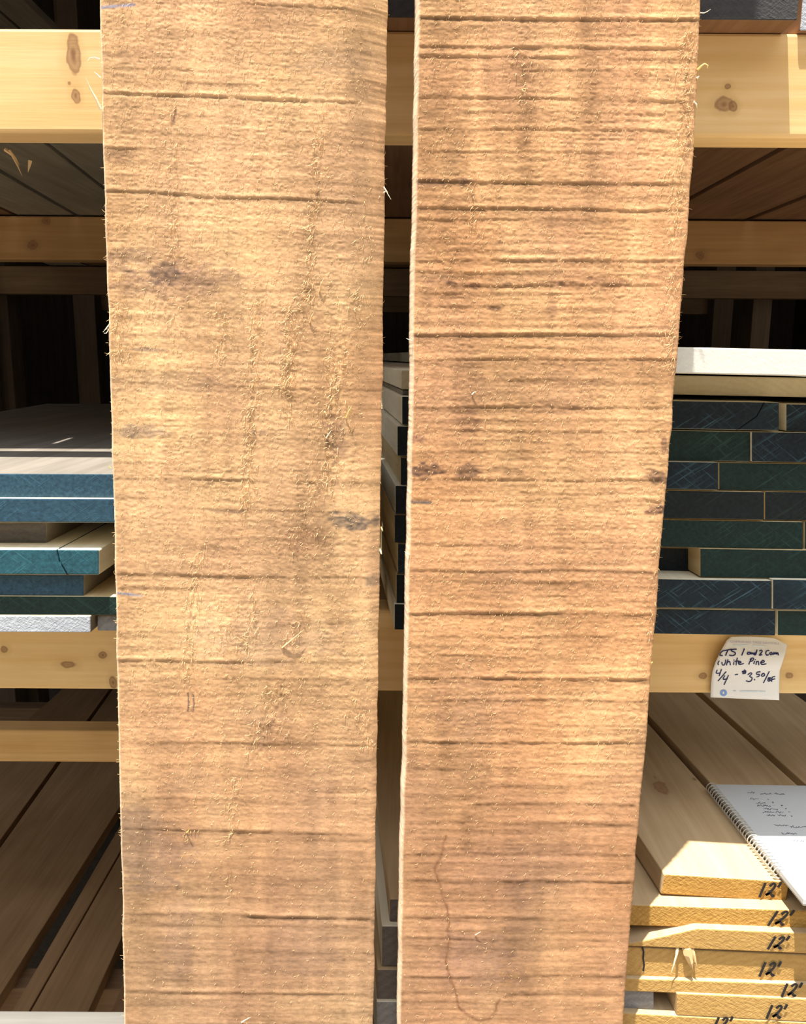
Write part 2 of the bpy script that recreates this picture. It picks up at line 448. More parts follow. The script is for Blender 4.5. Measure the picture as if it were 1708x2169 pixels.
rs(1593, 1900, 912, 975, 0.000, m_navy, 'navy cross-scratched board at right of second dark layer', m_cream_y)
rs(849, 1040, 978, 1036, 0.003, m_black, 'black-ended board in the gap, third dark layer', m_pine_y)
rs(1046, 1522, 978, 1036, -0.002, m_navy, 'blue scratched board ending short, third dark layer beside the upright board', m_cream_y)
rs(1524, 1920, 978, 1036, 0.004, m_green, 'long dark green board at right of third dark layer', m_pine_y)
rs(838, 1150, 1038, 1098, 0.002, m_black, 'black-ended board in the gap, fourth dark layer', m_cream_y)
rs(1156, 1619, 1039, 1098, 0.001, m_black, 'black and green board in fourth dark layer beside the upright board', m_pine_y)
rs(1621, 1930, 1038, 1098, 0.004, m_black, 'near-black board at the right frame edge of fourth dark layer', m_pine_y)
rs(836, 1090, 1100, 1159, 0.004, m_black, 'black-ended board in the gap, fifth dark layer', m_pine_y)
rs(1096, 1702, 1101, 1159, 0.003, m_green, 'wide green-stained board filling most of fifth dark layer', m_pine_y)
rs(1705, 1960, 1100, 1159, 0.006, m_green, 'sliver of green board at the right frame edge, fifth dark layer', m_pine_y)
rs(843, 1200, 1161, 1224, 0.004, m_navy, 'navy-ended board in the gap, sixth dark layer', m_pine_y)
rs(1206, 1478, 1161, 1224, 0.026, m_black, 'short black board set back in sixth dark layer beside the upright board', m_pine_y)
rs(1484, 1930, 1161, 1221, 0.000, m_green, 'green sealed board right of the set back one, sixth dark layer', m_pine_y)
rs(840, 1100, 1226, 1287, 0.004, m_black, 'black-ended board in the gap, second dark layer from the bottom', m_pine_y)
rs(1106, 1635, 1227, 1287, -0.006, m_navy, 'navy board with a white top edge, second dark layer from the bottom', m_cream_y)
rs(1638, 1930, 1224, 1287, -0.006, m_navy, 'navy board at the right frame edge, second dark layer from the bottom', m_cream_y)
rs(836, 1110, 1289, 1343, 0.000, m_black, 'black-ended board in the gap resting on the middle beam', m_cream_y)
rs(1116, 1643, 1290, 1343, -0.002, m_navy, 'navy board resting on the middle beam above the price card', m_cream_y)
rs(1648, 1930, 1290, 1342, 0.000, m_green, 'greenish scratched board resting on the middle beam at the right frame edge', m_cream_y)

shard_at = [([(10, 316), (26, 328), (37, 350), (47, 373)], 0.0035), ([(20, 318), (34, 336), (42, 352)], 0.002), ([(64, 340), (62, 352), (59, 366)], 0.004)]
# boards on the upper beams, seen from below
UL = 'boards on the upper shelf seen from below'
zb = EYE + 0.2926
us = [(-0.98, -0.86, m_grey_y, 'grey plank underside at the left frame edge near the inner beam'),
      (-0.85, -0.74, m_brown_y, 'brown plank underside at the left frame edge under the upper beam'),
      (-0.73, -0.61, m_grey_y, 'dull plank underside second from the left frame edge under the upper beam'),
      (-0.60, -0.475, m_grey_y, 'grey-brown plank underside at the far left above the inner beam'),
      (-0.468, -0.345, m_grey_y, 'weathered grey plank underside left of the dark slot under the upper beam'),
      (-0.322, -0.235, m_grey_y, 'narrow weathered plank underside right of the dark slot under the upper beam'),
      (-0.222, -0.11, m_brown_y, 'brown plank underside next to the left upright board')]
for (x0, x1, m, lb) in us:
    s = -0.10
    v = [Vector((x0, 0.90, zb)), Vector((x1, 0.90, zb)), Vector((x1, 0.90, zb+0.024)), Vector((x0, 0.90, zb+0.024))]
    tag(prism('plank', [[v[3], v[2], v[1], v[0]]], (s*3.0, 3.0, 0), m_dark_end, m), lb, 'plank', UL)
def top_board(px0, px1, D, h0, h1, end, side, lb):
    x0, x1 = P(px0, 40, D).x, P(px1, 40, D).x
    z0, z1 = EYE+h0, EYE+h1
    tag(prism('plank', [[(x0, D, z1), (x1, D, z1), (x1, D, z0), (x0, D, z0)]], (-0.02, 3.05, 0), end, side), lb, 'plank', UL)
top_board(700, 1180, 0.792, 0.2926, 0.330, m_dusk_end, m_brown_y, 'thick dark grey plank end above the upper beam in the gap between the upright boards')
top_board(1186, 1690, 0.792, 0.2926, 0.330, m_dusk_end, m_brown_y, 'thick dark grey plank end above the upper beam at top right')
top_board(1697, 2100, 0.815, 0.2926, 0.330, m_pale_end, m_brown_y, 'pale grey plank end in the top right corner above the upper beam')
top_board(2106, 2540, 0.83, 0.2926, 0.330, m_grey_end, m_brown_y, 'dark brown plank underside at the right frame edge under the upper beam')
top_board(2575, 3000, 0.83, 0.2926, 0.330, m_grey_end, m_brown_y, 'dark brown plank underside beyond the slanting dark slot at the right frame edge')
zc = EYE + 0.9505
for (x0, x1, lb) in ((-1.25, -1.14, 'grey plank underside in the top left corner, outer one'), (-1.13, -1.035, 'grey plank underside in the top left corner, inner one')):
    v = [Vector((x0, 1.75, zc)), Vector((x1, 1.75, zc)), Vector((x1, 1.75, zc+0.024)), Vector((x0, 1.75, zc+0.024))]
    tag(prism('plank', [[v[3], v[2], v[1], v[0]]], (-0.03, 2.25, 0), m_grey_end, m_grey_y), lb, 'plank', 'planks on the top shelf')

# wide boards on the bottom tier, lower left
hb = -1.05
def bottom_board(l0, l1, r0, r1, lb, mat):
    """edges given as pixel pairs on the top surface; run on backwards to a common depth"""
    def edge(a, b):
        p, q = Q(*a, hb), Q(*b, hb)
        d = (q - p)/(q.y - p.y)
        return p + d*(1.02 - p.y), p + d*(3.9 - p.y)
    (a0, a1), (b0, b1) = edge(l0, l1), edge(r0, r1)
    th = Vector((0, 0, -0.025))
    v = [a0, b0, b1, a1] + [p + th for p in (a0, b0, b1, a1)]
    f = [(0, 3, 2, 1), (4, 5, 6, 7), (0, 1, 5, 4), (1, 2, 6, 5), (2, 3, 7, 6), (3, 0, 4, 7)]
    o = link_mesh('board', v, f, mat, (a0+b0)/2 + th)
    bevel_mesh(o, 0.0015)
    tag(o, lb, 'board', 'wide boards on the bottom tier')
bottom_board((-420, 1950), (-60, 1630), (-4, 1785), (112, 1625), 'brown board at the far left edge of the bottom tier', m_floor_y)
bottom_board((4, 1790), (120, 1627), (0, 2108), (246, 1720), 'widest brown board of the bottom tier, lower left', m_floor_y)
bottom_board((26, 2140), (258, 1742), (62, 2140), (262, 1790), 'thin strip of wood beside the dark gap of the bottom tier', m_floor_y)
bottom_board((66, 2140), (264, 1792), (188, 2140), (262, 1975), 'reddish brown board right of the thin strip on the bottom tier', m_floor_y)
bottom_board((236, 2140), (300, 1985), (470, 2140), (500, 1985), 'board of the bottom tier half hidden by the left upright board', m_brown_y)

# ------------------------------------------------------------------ pine stack at lower right
PS = 'golden pine boards in the lower right stack'
SK = -0.098
def pb(xl, xr, ytl, ytr, ybr, ybl, D, end, side, label, length=2.4, poly=None, skew=SK, group=PS):
    q = quad_px(xl, xr, ytl, ytr, ybr, ybl, D) if poly is None else [P(x, y, D) for x, y in poly]
    return tag(prism('board', [q], (skew*length, length, 0), end, side), label, 'board', group)
B1 = prism('board', [[P(1408, 1852, .70), P(1673, 1868, .70), P(1666, 1911, .70), P(1400, 1894, .70)]], (SK*2.4, 2.4, 0), m_gold_end, m_gold_y)
ztop = P(1540, 1860, .70).z
kl = []
for (kx, ky, a_, b_) in ((1400, 1668, 0.0085, 0.017), (1472, 1645, 0.0016, 0.003), (1388, 1646, 0.0014, 0.003)):
    kp = Q(kx, ky, ztop - EYE) - Vector(B1.location)
    kl.append((kp.x, kp.y, kp.z, a_, b_, 0.01))
B1.data.materials[1] = sawn_wood('knotty_top_board', (0.52, 0.39, 0.24), (0.40, 0.28, 0.155), 'Y', kl, 0.3)
tag(B1, 'topmost board of the lower right stack, knotty top, marked with a length', 'board', PS)
zbot = P(1540, 1902.5, .70).z
xr1 = P(1673, 1868, .70).x
def back_board(x0, x1, D, lb):
    v = [(x0, D, ztop), (x1, D, ztop), (x1, D, zbot+0.0005), (x0, D, zbot+0.0005)]
    tag(prism('board', [v], (SK*2.3, 2.3, 0), m_gold_end, m_gold_y), lb, 'board', PS)
o5 = SK*0.06
back_board(xr1+0.007+o5, xr1+0.105+o5, 0.765, 'board under the spiral notebook, level with the topmost board')
back_board(xr1+0.116+o5, xr1+0.25+o5, 0.765, 'board at the right frame edge beyond the notebook')
def mark12(parent, cx, cy, D, s=1.0, sl=-0.22):
    """a handwritten length: one, two, foot tick"""
    def T(pts): return [P(cx + (x - y*(-sl))*s, cy + y*s, D) for x, y in smooth_line(pts, 4)]
    st = [T([(-14, -14), (-17, 0), (-20, 15)]),
          T([(-2, -9), (4, -14), (9, -11), (7, -3), (0, 5), (-6, 11)]), T([(-6, 11), (2, 8), (8, 14), (11, 13)]),
          T([(20, -16), (19, -11), (17, -7)])]
    o = ribbon('length_mark', st, 0.0025, m_ink, parent)
    o['label'] = 'black marker length mark'
mark12(B1, 1632, 1885, .6985, .95)
b2 = pb(1180, 1930, 1912, 1936, 1979, 1956, .6855, m_gold_end, m_gold_y, 'second board of the lower right stack, full-width golden end')
mark12(b2, 1655, 1945, .684, 1.0, -0.45)
b3 = pb(0, 0, 0, 0, 0, 0, .678, m_tan_end, m_gold_y, 'third board of the lower right stack, left corner broken away to a slant',
        poly=[(1340, 1998), (1478, 1967), (1930, 1986), (1930, 2030), (1180, 1998)])
mark12(b3, 1650, 1997, .6765, .85, -0.4)
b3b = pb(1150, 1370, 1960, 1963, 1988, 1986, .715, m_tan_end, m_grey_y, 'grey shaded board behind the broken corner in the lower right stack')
b4 = pb(1170, 1930, 1999, 2033, 2090, 2066, .681, m_tan_end, m_gold_y, 'fourth board of the lower right stack, with torn splinters on its face')
mark12(b4, 1632, 2053, .6795, .95)
crk = ribbon('crack', [[P(1361 + dx, y, .6803) for dx, y in ((0, 2006), (3, 2016), (2, 2030), (4, 2044), (2, 2056))]], 0.0016, m_ink, b4)
crk['label'] = 'dark drying crack'
def shard(parent, pts, w, D0, D1, mat, name='splinter'):
    """tapering sliver of wood that stands off a surface"""
    n = len(pts); verts = []; faces = []
    for i, (x, y) in enumerate(pts):
        t = i/(n-1); D = D0 + (D1-D0)*math.sin(t*1.6)
        wd = w*(1-t)**0.7 + 0.0001
        p = P(x, y, D)
        q = P(*(pts[min(i+1, n-1)]), D) - P(*(pts[max(i-1, 0)]), D)
        s = q.cross(Vector((0, 1, 0))).normalized()*wd/2
        verts += [p - s, p + Vector((0, -wd*0.4, 0)), p + s, p + Vector((0, wd*0.4, 0))]
    for i in range(n-1):
        for k in range(4):
            a, c = 4*i+k, 4*i+(k+1) % 4
            faces.append((a, c, c+4, a+4))
    faces += [(3, 2, 1, 0), tuple(range(4*n-4, 4*n))]
    return link_mesh(name, verts, faces, mat, verts[0], parent)
m_sliver = plain('fresh_sliver', (0.55, 0.38, 0.20), 0.7)
m_pale_sliver = plain('pale_sliver', (0.7, 0.55, 0.36), 0.7)
shard(b4, [(1436, 2006), (1434, 2022), (1428, 2044), (1421, 2064)], 0.003, .680, .674, m_pale_sliver)
shard(b4, [(1456, 2006), (1458, 2022), (1464, 2040), (1468, 2054)], 0.010, .680, .675, m_sliver)
shard(b4, [(1466, 2008), (1470, 2022), (1474, 2038), (1478, 2053)], 0.004, .680, .6755, m_sliver)
for pts_, w_ in shard_at:
    shard(rack, pts_, w_, 0.868, 0.872, m_sliver)
b5 = pb(1160, 1930, 2067, 2092, 2125, 2093, .677, m_tan_end, m_gold_y, 'fifth board of the lower right stack, rough brown end')
mark12(b5, 1678, 2097, .6755, .9)
b6 = pb(1434, 1930, 2104, 2126, 2177, 2151, .675, m_tan_end, m_gold_y, 'sixth board of the lower right stack, right of a square dark hole')
mark12(b6, 1646, 2143, .6735, .9)
b6b = pb(1150, 1386, 2094, 2095, 2143, 2140, .681, m_grey_end, m_grey_y, 'grey weathered block left of the square dark hole in the lower right stack')
zled = EYE - 0.6549
d7 = .6745
xa, xb = P(1170, 2160, d7).x, P(1930, 2160, d7).x
pA, pB = P(1170, 2138, d7), P(1930, 2178, d7)
b7 = prism('board', [[pA, pB, Vector((xb, d7, zled)), Vector((xa, d7, zled))]], (SK*2.4, 2.4, 0), m_tan_end, m_gold_y)
tag(b7, 'lowest board of the lower right stack, cut by the bottom of the frame', 'board', PS)
mark12(b7, 1532, 2168, .673, .85)

# boards of the same stack seen in the gap between the uprights
GS = 'stack boards seen through the gap between the uprights'
def gb(xl, xr, yt, h0, h1, lb, end, side, x_h=None):
    f = Q(xl, yt, h0)
    D = f.y
    x1 = Q(xr, yt, h0).x
    z0, z1 = EYE+h0, EYE+h1
    tag(prism('board', [[(f.x, D, z0), (x1, D, z0), (x1, D, z1), (f.x, D, z1)]], (SK*2.4, 2.4, 0), end, side), lb, 'board', GS)
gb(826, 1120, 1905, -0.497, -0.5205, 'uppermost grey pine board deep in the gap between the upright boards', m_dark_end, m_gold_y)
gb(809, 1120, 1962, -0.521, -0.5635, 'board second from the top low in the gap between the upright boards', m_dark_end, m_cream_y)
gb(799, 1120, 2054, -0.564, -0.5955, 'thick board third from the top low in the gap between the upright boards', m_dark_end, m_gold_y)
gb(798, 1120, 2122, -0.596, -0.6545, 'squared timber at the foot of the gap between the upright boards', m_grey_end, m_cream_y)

# ------------------------------------------------------------------ spiral notebook
hp = ztop - EYE + 0.007
A = Q(1506, 1661, hp); Bc = Q(1703, 1905, hp)
e_l = (Bc - A); e_l.z = 0
e_t = Q(1800, 1665, hp) - A; e_t.z = 0; e_t = e_t.normalized()*0.15
nb = empty('notebook', (A.x, A.y, ztop + 0.0003))
tag(nb, 'white spiral notebook with a handwritten list lying on the lower right stack', 'notebook')
zt, z0 = Vector((0, 0, 0.0067)), Vector((0, 0, 0.0))
base = Vector((A.x, A.y, ztop + 0.0003))
quad = [base, base+e_t, base+e_t+e_l, base+e_l]
def slab(name, z_a, z_b, mat, off=0.0):
    v = [q + Vector((0, 0, z_a)) for q in quad] + [q + Vector((0, 0, z_b)) for q in quad]
    f = [(0, 1, 2, 3), (4, 7, 6, 5), (0, 4, 5, 1), (1, 5, 6, 2), (2, 6, 7, 3), (3, 7, 4, 0)]
    o = link_mesh(name, v, f, mat, base, nb)
    bevel_mesh(o, 0.0004, 1)
    return o
slab('back_cover', 0.0, 0.0012, m_hole)
slab('pages', 0.0013, 0.0067, m_page)
# coil
cv, cf = [], []
nl = 30
el = e_l.normalized(); side = e_t.normalized()
for i in range(nl):
    c0 = base + e_l*(0.01 + 0.80*i/nl) + Vector((0, 0, 0.004)) - side*0.0005
    R, r = 0.0058, 0.00055
    b0 = len(cv)
    for a in range(14):
        th = 2*math.pi*a/14
        d = side*(math.cos(th)) + Vector((0, 0, math.sin(th)))
        for k in range(5):
            ph = 2*math.pi*k/5
            cv.append(c0 + d*(R + r*math.cos(ph)) + el*(r*math.sin(ph) + 0.0015*math.sin(th/2)))
    for a in range(14):
        for k in range(5):
            a2, k2 = (a+1) % 14, (k+1) % 5
            cf.append((b0+a*5+k, b0+a2*5+k, b0+a2*5+k2, b0+a*5+k2))
o = link_mesh('spiral_binding', cv, cf, m_wire, base, nb, smooth=True)
o['label'] = 'pale wire coil'
def on_page(px, py): return Q(px, py, ztop + 0.0003 + 0.0069 - EYE)
rnd = random.Random(3)
hw = []
for (x0, x1, y, gaps) in ((1584, 1600, 1679, 0), (1612, 1634, 1681, 0), (1641, 1662, 1681, 0), (1590, 1608, 1692, 0), (1626, 1629, 1692, 0),
                          (1602, 1622, 1700, 0), (1636, 1639, 1700, 0), (1605, 1633, 1706, 0), (1655, 1658, 1707, 0), (1618, 1648, 1713, 0), (1664, 1667, 1713, 0),
                          (1617, 1640, 1720, 0), (1643, 1660, 1720, 0), (1671, 1674, 1720, 0), (1625, 1642, 1727, 0), (1648, 1665, 1727, 0), (1676, 1679, 1728, 0),
                          (1641, 1671, 1748, 0), (1674, 1712, 1751, 0), (1657, 1688, 1765, 0), (1680, 1716, 1781, 0)):
    n = max(4, int((x1-x0)/1.6))
    pts = [(x0 + (x1-x0)*i/(n-1), y + rnd.uniform(-2.0, 2.0) + 0.02*(x1-x0)*i/n) for i in range(n)]
    hw.append([on_page(*p) for p in smooth_line(pts, 3)])
o = ribbon('handwriting', hw, 0.0006, m_pencil, nb, (0, 0, 1))
o['kind'] = 'stuff'

# ------------------------------------------------------------------ price card
def cpx(x, y): return 1500 + x/9.489, 1330 + y/9.489
Ledge = [(470, 178), (380, 250), (250, 480), (150, 700), (90, 880), (62, 1100), (52, 1395)]
Redge = [(1340, 205), (1600, 335), (1560, 500), (1490, 720), (1445, 860), (1435, 1100), (1432, 1452)]
def at_edge(E, t):
    k = t*(len(E)-1); i = min(int(k), len(E)-2); f = k-i
    return (E[i][0]+(E[i+1][0]-E[i][0])*f, E[i][1]+(E[i+1][1]-E[i][1])*f)
CN, CM = 25, 21
def card_D(s, t):
    return 0.8175 - 0.0012 - 0.010*math.exp(-((t-0.45)/0.28)**2)*(0.35+0.65*s) - 0.004*(1-s)*math.exp(-((t-0.4)/0.3)**2)
cv, cf = [], []
for i in range(CN):
    t = i/(CN-1)
    a, c = at_edge(Ledge, t), at_edge(Redge, t)
    for j in range(CM):
        s = j/(CM-1)
        x, y = a[0]+(c[0]-a[0])*s, a[1]+(c[1]-a[1])*s
        y -= (18*math.sin(math.pi*s)*(1-t))
        cv.append(P(*cpx(x, y), card_D(s, t)))
for i in range(CN-1):
    for j in range(CM-1):
        a = i*CM+j
        cf.append((a, a+1, a+CM+1, a+CM))
cl = Vector(P(*cpx(750, 1400), 0.8175))
card = link_mesh('price_card', cv, cf, m_paper, cl, smooth=True)
md = card.modifiers.new('thick', 'SOLIDIFY'); md.thickness = 0.0004; md.offset = 0
tag(card, 'white handwritten price card pinned on the middle beam below the right stack', 'card')
from mathutils.bvhtree import BVHTree
card_bvh = BVHTree.FromPolygons([tuple(v) for v in cv], cf)
def on_card(x, y):
    px, py = cpx(x, y)
    r = Vector(ray(px, py)).normalized()
    hit = card_bvh.ray_cast(Vector((0, 0, EYE)), r)
    p = hit[0] if hit[0] is not None else P(px, py, 0.812)
    return p + Vector((0, -0.0006, 0))
def pen(name, strokes, w, mat, label=None):
    o = ribbon(name, [[on_card(*p) for p in smooth_line(s, 4)] for s in strokes], w, mat, card)
    if label: o['label'] = label
    return o
pen('handwriting', [
    [(300, 455), (250, 500), (240, 545), (290, 555)],
    [(295, 460), (400, 440), (470, 425)], [(400, 445), (375, 500), (355, 550)],
    [(570, 425), (490, 430), (465, 455), (540, 490), (545, 530), (490, 555), (430, 545)],
    [(730, 415), (705, 480), (680, 545)],
    [(850, 490), (800, 490), (795, 525), (840, 520), (855, 490), (865, 525), (885, 495), (905, 525), (925, 500), (935, 535)],
    [(960, 500), (925, 510), (930, 535), (960, 530), (985, 440)],
    [(1035, 460), (1075, 445), (1085, 475), (1030, 545), (1085, 535)],
    [(1225, 450), (1175, 460), (1160, 510), (1180, 545), (1215, 535)],
    [(1275, 490), (1240, 505), (1255, 535), (1290, 525), (1280, 495)],
    [(1310, 530), (1325, 490), (1340, 525), (1365, 490), (1375, 525), (1400, 495), (1412, 540)]], 0.00125, m_blue_ink, 'blue-black marker writing, first line')
pen('handwriting', [
    [(225, 660), (200, 705), (210, 740)], [(280, 690), (285, 730), (320, 745), (350, 690), (355, 640)],
    [(400, 635), (385, 690), (370, 745)], [(380, 700), (420, 670), (440, 690), (450, 740)],
    [(520, 680), (515, 735)], [(520, 640), (522, 645)],
    [(590, 605), (570, 680), (565, 745)], [(540, 670), (620, 660)],
    [(610, 705), (665, 690), (640, 670), (610, 690), (630, 730), (715, 715)],
    [(870, 620), (840, 680), (820, 730)], [(845, 630), (900, 600), (915, 630), (880, 665), (850, 670)],
    [(935, 665), (920, 720)], [(950, 630), (952, 634)],
    [(975, 670), (965, 735)], [(970, 690), (1010, 670), (1020, 740)],
    [(1060, 700), (1130, 680), (1110, 650), (1060, 690), (1080, 730), (1165, 720)]], 0.00115, m_blue_ink, 'blue-black marker writing, second line')
pen('handwriting', [
    [(185, 845), (165, 905), (235, 905)], [(270, 830), (245, 905), (225, 960)],
    [(360, 880), (285, 970), (205, 1060)],
    [(335, 960), (305, 1030), (390, 1020)], [(410, 950), (365, 1050), (325, 1135)],
    [(545, 938), (595, 930)],
    [(755, 855), (700, 870), (690, 885), (755, 885), (750, 910), (695, 915)], [(735, 840), (715, 920)], [(690, 870), (765, 865)],
    [(800, 935), (855, 900), (880, 920), (835, 970), (885, 1000), (865, 1060), (810, 1075), (770, 1060)],
    [(935, 1030), (940, 1045)],
    [(1050, 880), (985, 890), (980, 930), (1030, 930), (1020, 970), (980, 980)],
    [(1100, 920), (1070, 950), (1100, 970), (1140, 945), (1120, 910), (1090, 920)],
    [(1230, 875), (1175, 985), (1115, 1100)],
    [(1215, 1000), (1205, 1065), (1265, 1050), (1225, 1025), (1265, 1005), (1215, 1000), (1240, 1050)],
    [(1345, 975), (1290, 990), (1280, 1075)], [(1285, 1035), (1345, 1020)]], 0.00115, m_blue_ink, 'blue-black marker price line')
def printed(name, text, x0, y0, x1, y1, hpx, mat):
    """small printed line laid on the card between two points"""
    cu = bpy.data.curves.new(name, 'FONT'); cu.body = text; cu.size = 1.0
    tmp = bpy.data.objects.new(name, cu); C.objects.link(tmp)
    dg = bpy.context.evaluated_depsgraph_get(); dg.update()
    me = bpy.data.meshes.new_from_object(tmp.evaluated_get(dg))
    C.objects.unlink(tmp); bpy.data.objects.remove(tmp)
    xs = [v.co.x for v in me.vertices]; wd = max(xs)
    vs = []
    for v in me.vertices:
        t = v.co.x/wd
        vs.append(on_card(x0+(x1-x0)*t, y0+(y1-y0)*t - v.co.y*hpx/0.7 ))
    fs = [tuple(p.vertices) for p in me.polygons]
    bpy.data.meshes.remove(me)
    return link_mesh(name, vs, fs, mat, vs[0], card)
printed('printed_heading', 'CHERISHED TREE SAWMILL', 440, 288, 1440, 330, 42, m_lilac)['label'] = 'faded lilac printed heading'
pen('printed_line', [[(500, 350), (560, 352), (640, 355)], [(660, 356), (740, 350), (830, 356)], [(900, 357), (980, 360), (1040, 362)], [(1060, 364), (1140, 366)]], 0.0012, m_aqua)
pen('printed_line', [[(510, 1268), (560, 1268)], [(640, 1272), (780, 1270), (880, 1272)], [(900, 1274), (990, 1272)], [(1030, 1275), (1150, 1276)]], 0.0014, m_aqua)
ring = [(312 + 48*math.cos(a*math.pi/8), 1302 + 48*math.sin(a*math.pi/8)) for a in range(17)]
o = pen('printed_logo', [ring, [(275, 1270), (272, 1335)], [(352, 1270), (350, 1335)]], 0.0021, m_logo, 'round blue printed logo')

# ------------------------------------------------------------------ the two upright boards
LEAN = math.tan(math.radians(0.5))
D0 = 0.655
def on_board(px, py, off=0.0):
    """vectorised: pixel -> point on the leaning front plane; off = distance towards the eye"""
    px = np.asarray(px, float); py = np.asarray(py, float)
    v = np.stack([(px - IW/2)/F, -(py - IH/2)/F, -np.ones_like(px)], -1) @ _R.T
    t = D0/(v[..., 1] - v[..., 2]*LEAN)
    p = v*t[..., None]
    return p
def vnoise(X, Y, seed):
    """smooth value noise, unit lattice"""
    rng = np.random.default_rng(seed)
    n = 512
    Lt = rng.random((n, n))
    xi = np.floor(X).astype(int); yi = np.floor(Y).astype(int)
    fx = X-xi; fy = Y-yi
    fx = fx*fx*(3-2*fx); fy = fy*fy*(3-2*fy)
    a = Lt[yi % n, xi % n]; b_ = Lt[yi % n, (xi+1) % n]
    c = Lt[(yi+1) % n, xi % n]; d = Lt[(yi+1) % n, (xi+1) % n]
    return (a*(1-fx)+b_*fx)*(1-fy) + (c*(1-fx)+d*fx)*fy - 0.5
def sstep(a, b_, x):
    t = np.clip((x-a)/(b_-a), 0, 1); return t*t*(3-2*t)

m_up, nt, b = new_mat('rough_sawn_cedar')
vc = N(nt, 'ShaderNodeVertexColor'); vc.layer_name = 'Tone'
fz = noise(nt, coords(nt, (500, 500, 900), jitter=False), 1.0, 4, 0.7)
fz2 = noise(nt, coords(nt, (900, 900, 240), jitter=False), 1.0, 3, 0.6)
fsum = math_n(nt, 'ADD', math_n(nt, 'MULTIPLY', fz, 0.6), math_n(nt, 'MULTIPLY', fz2, 0.4))
col = mix_rgb(nt, ramp(nt, fsum, [(0.3, 0.0), (0.7, 1.0)]), (0.86, 0.84, 0.82), (1.10, 1.12, 1.14))
L(nt, mix_rgb(nt, 1.0, vc.outputs['Color'], col, 'MULTIPLY'), b.inputs['Base Color'])
b.inputs['Roughness'].default_value = 0.9
b.inputs['Specular IOR Level'].default_value = 0.08
bump(nt, b, fsum, 0.35, 0.0006)
m_fuzz = plain('wood_fibre', (0.68, 0.45, 0.24), 0.8)

def interp(tab, y): 
    return np.interp(y, [p[0] for p in tab], [p[1] for p in tab])

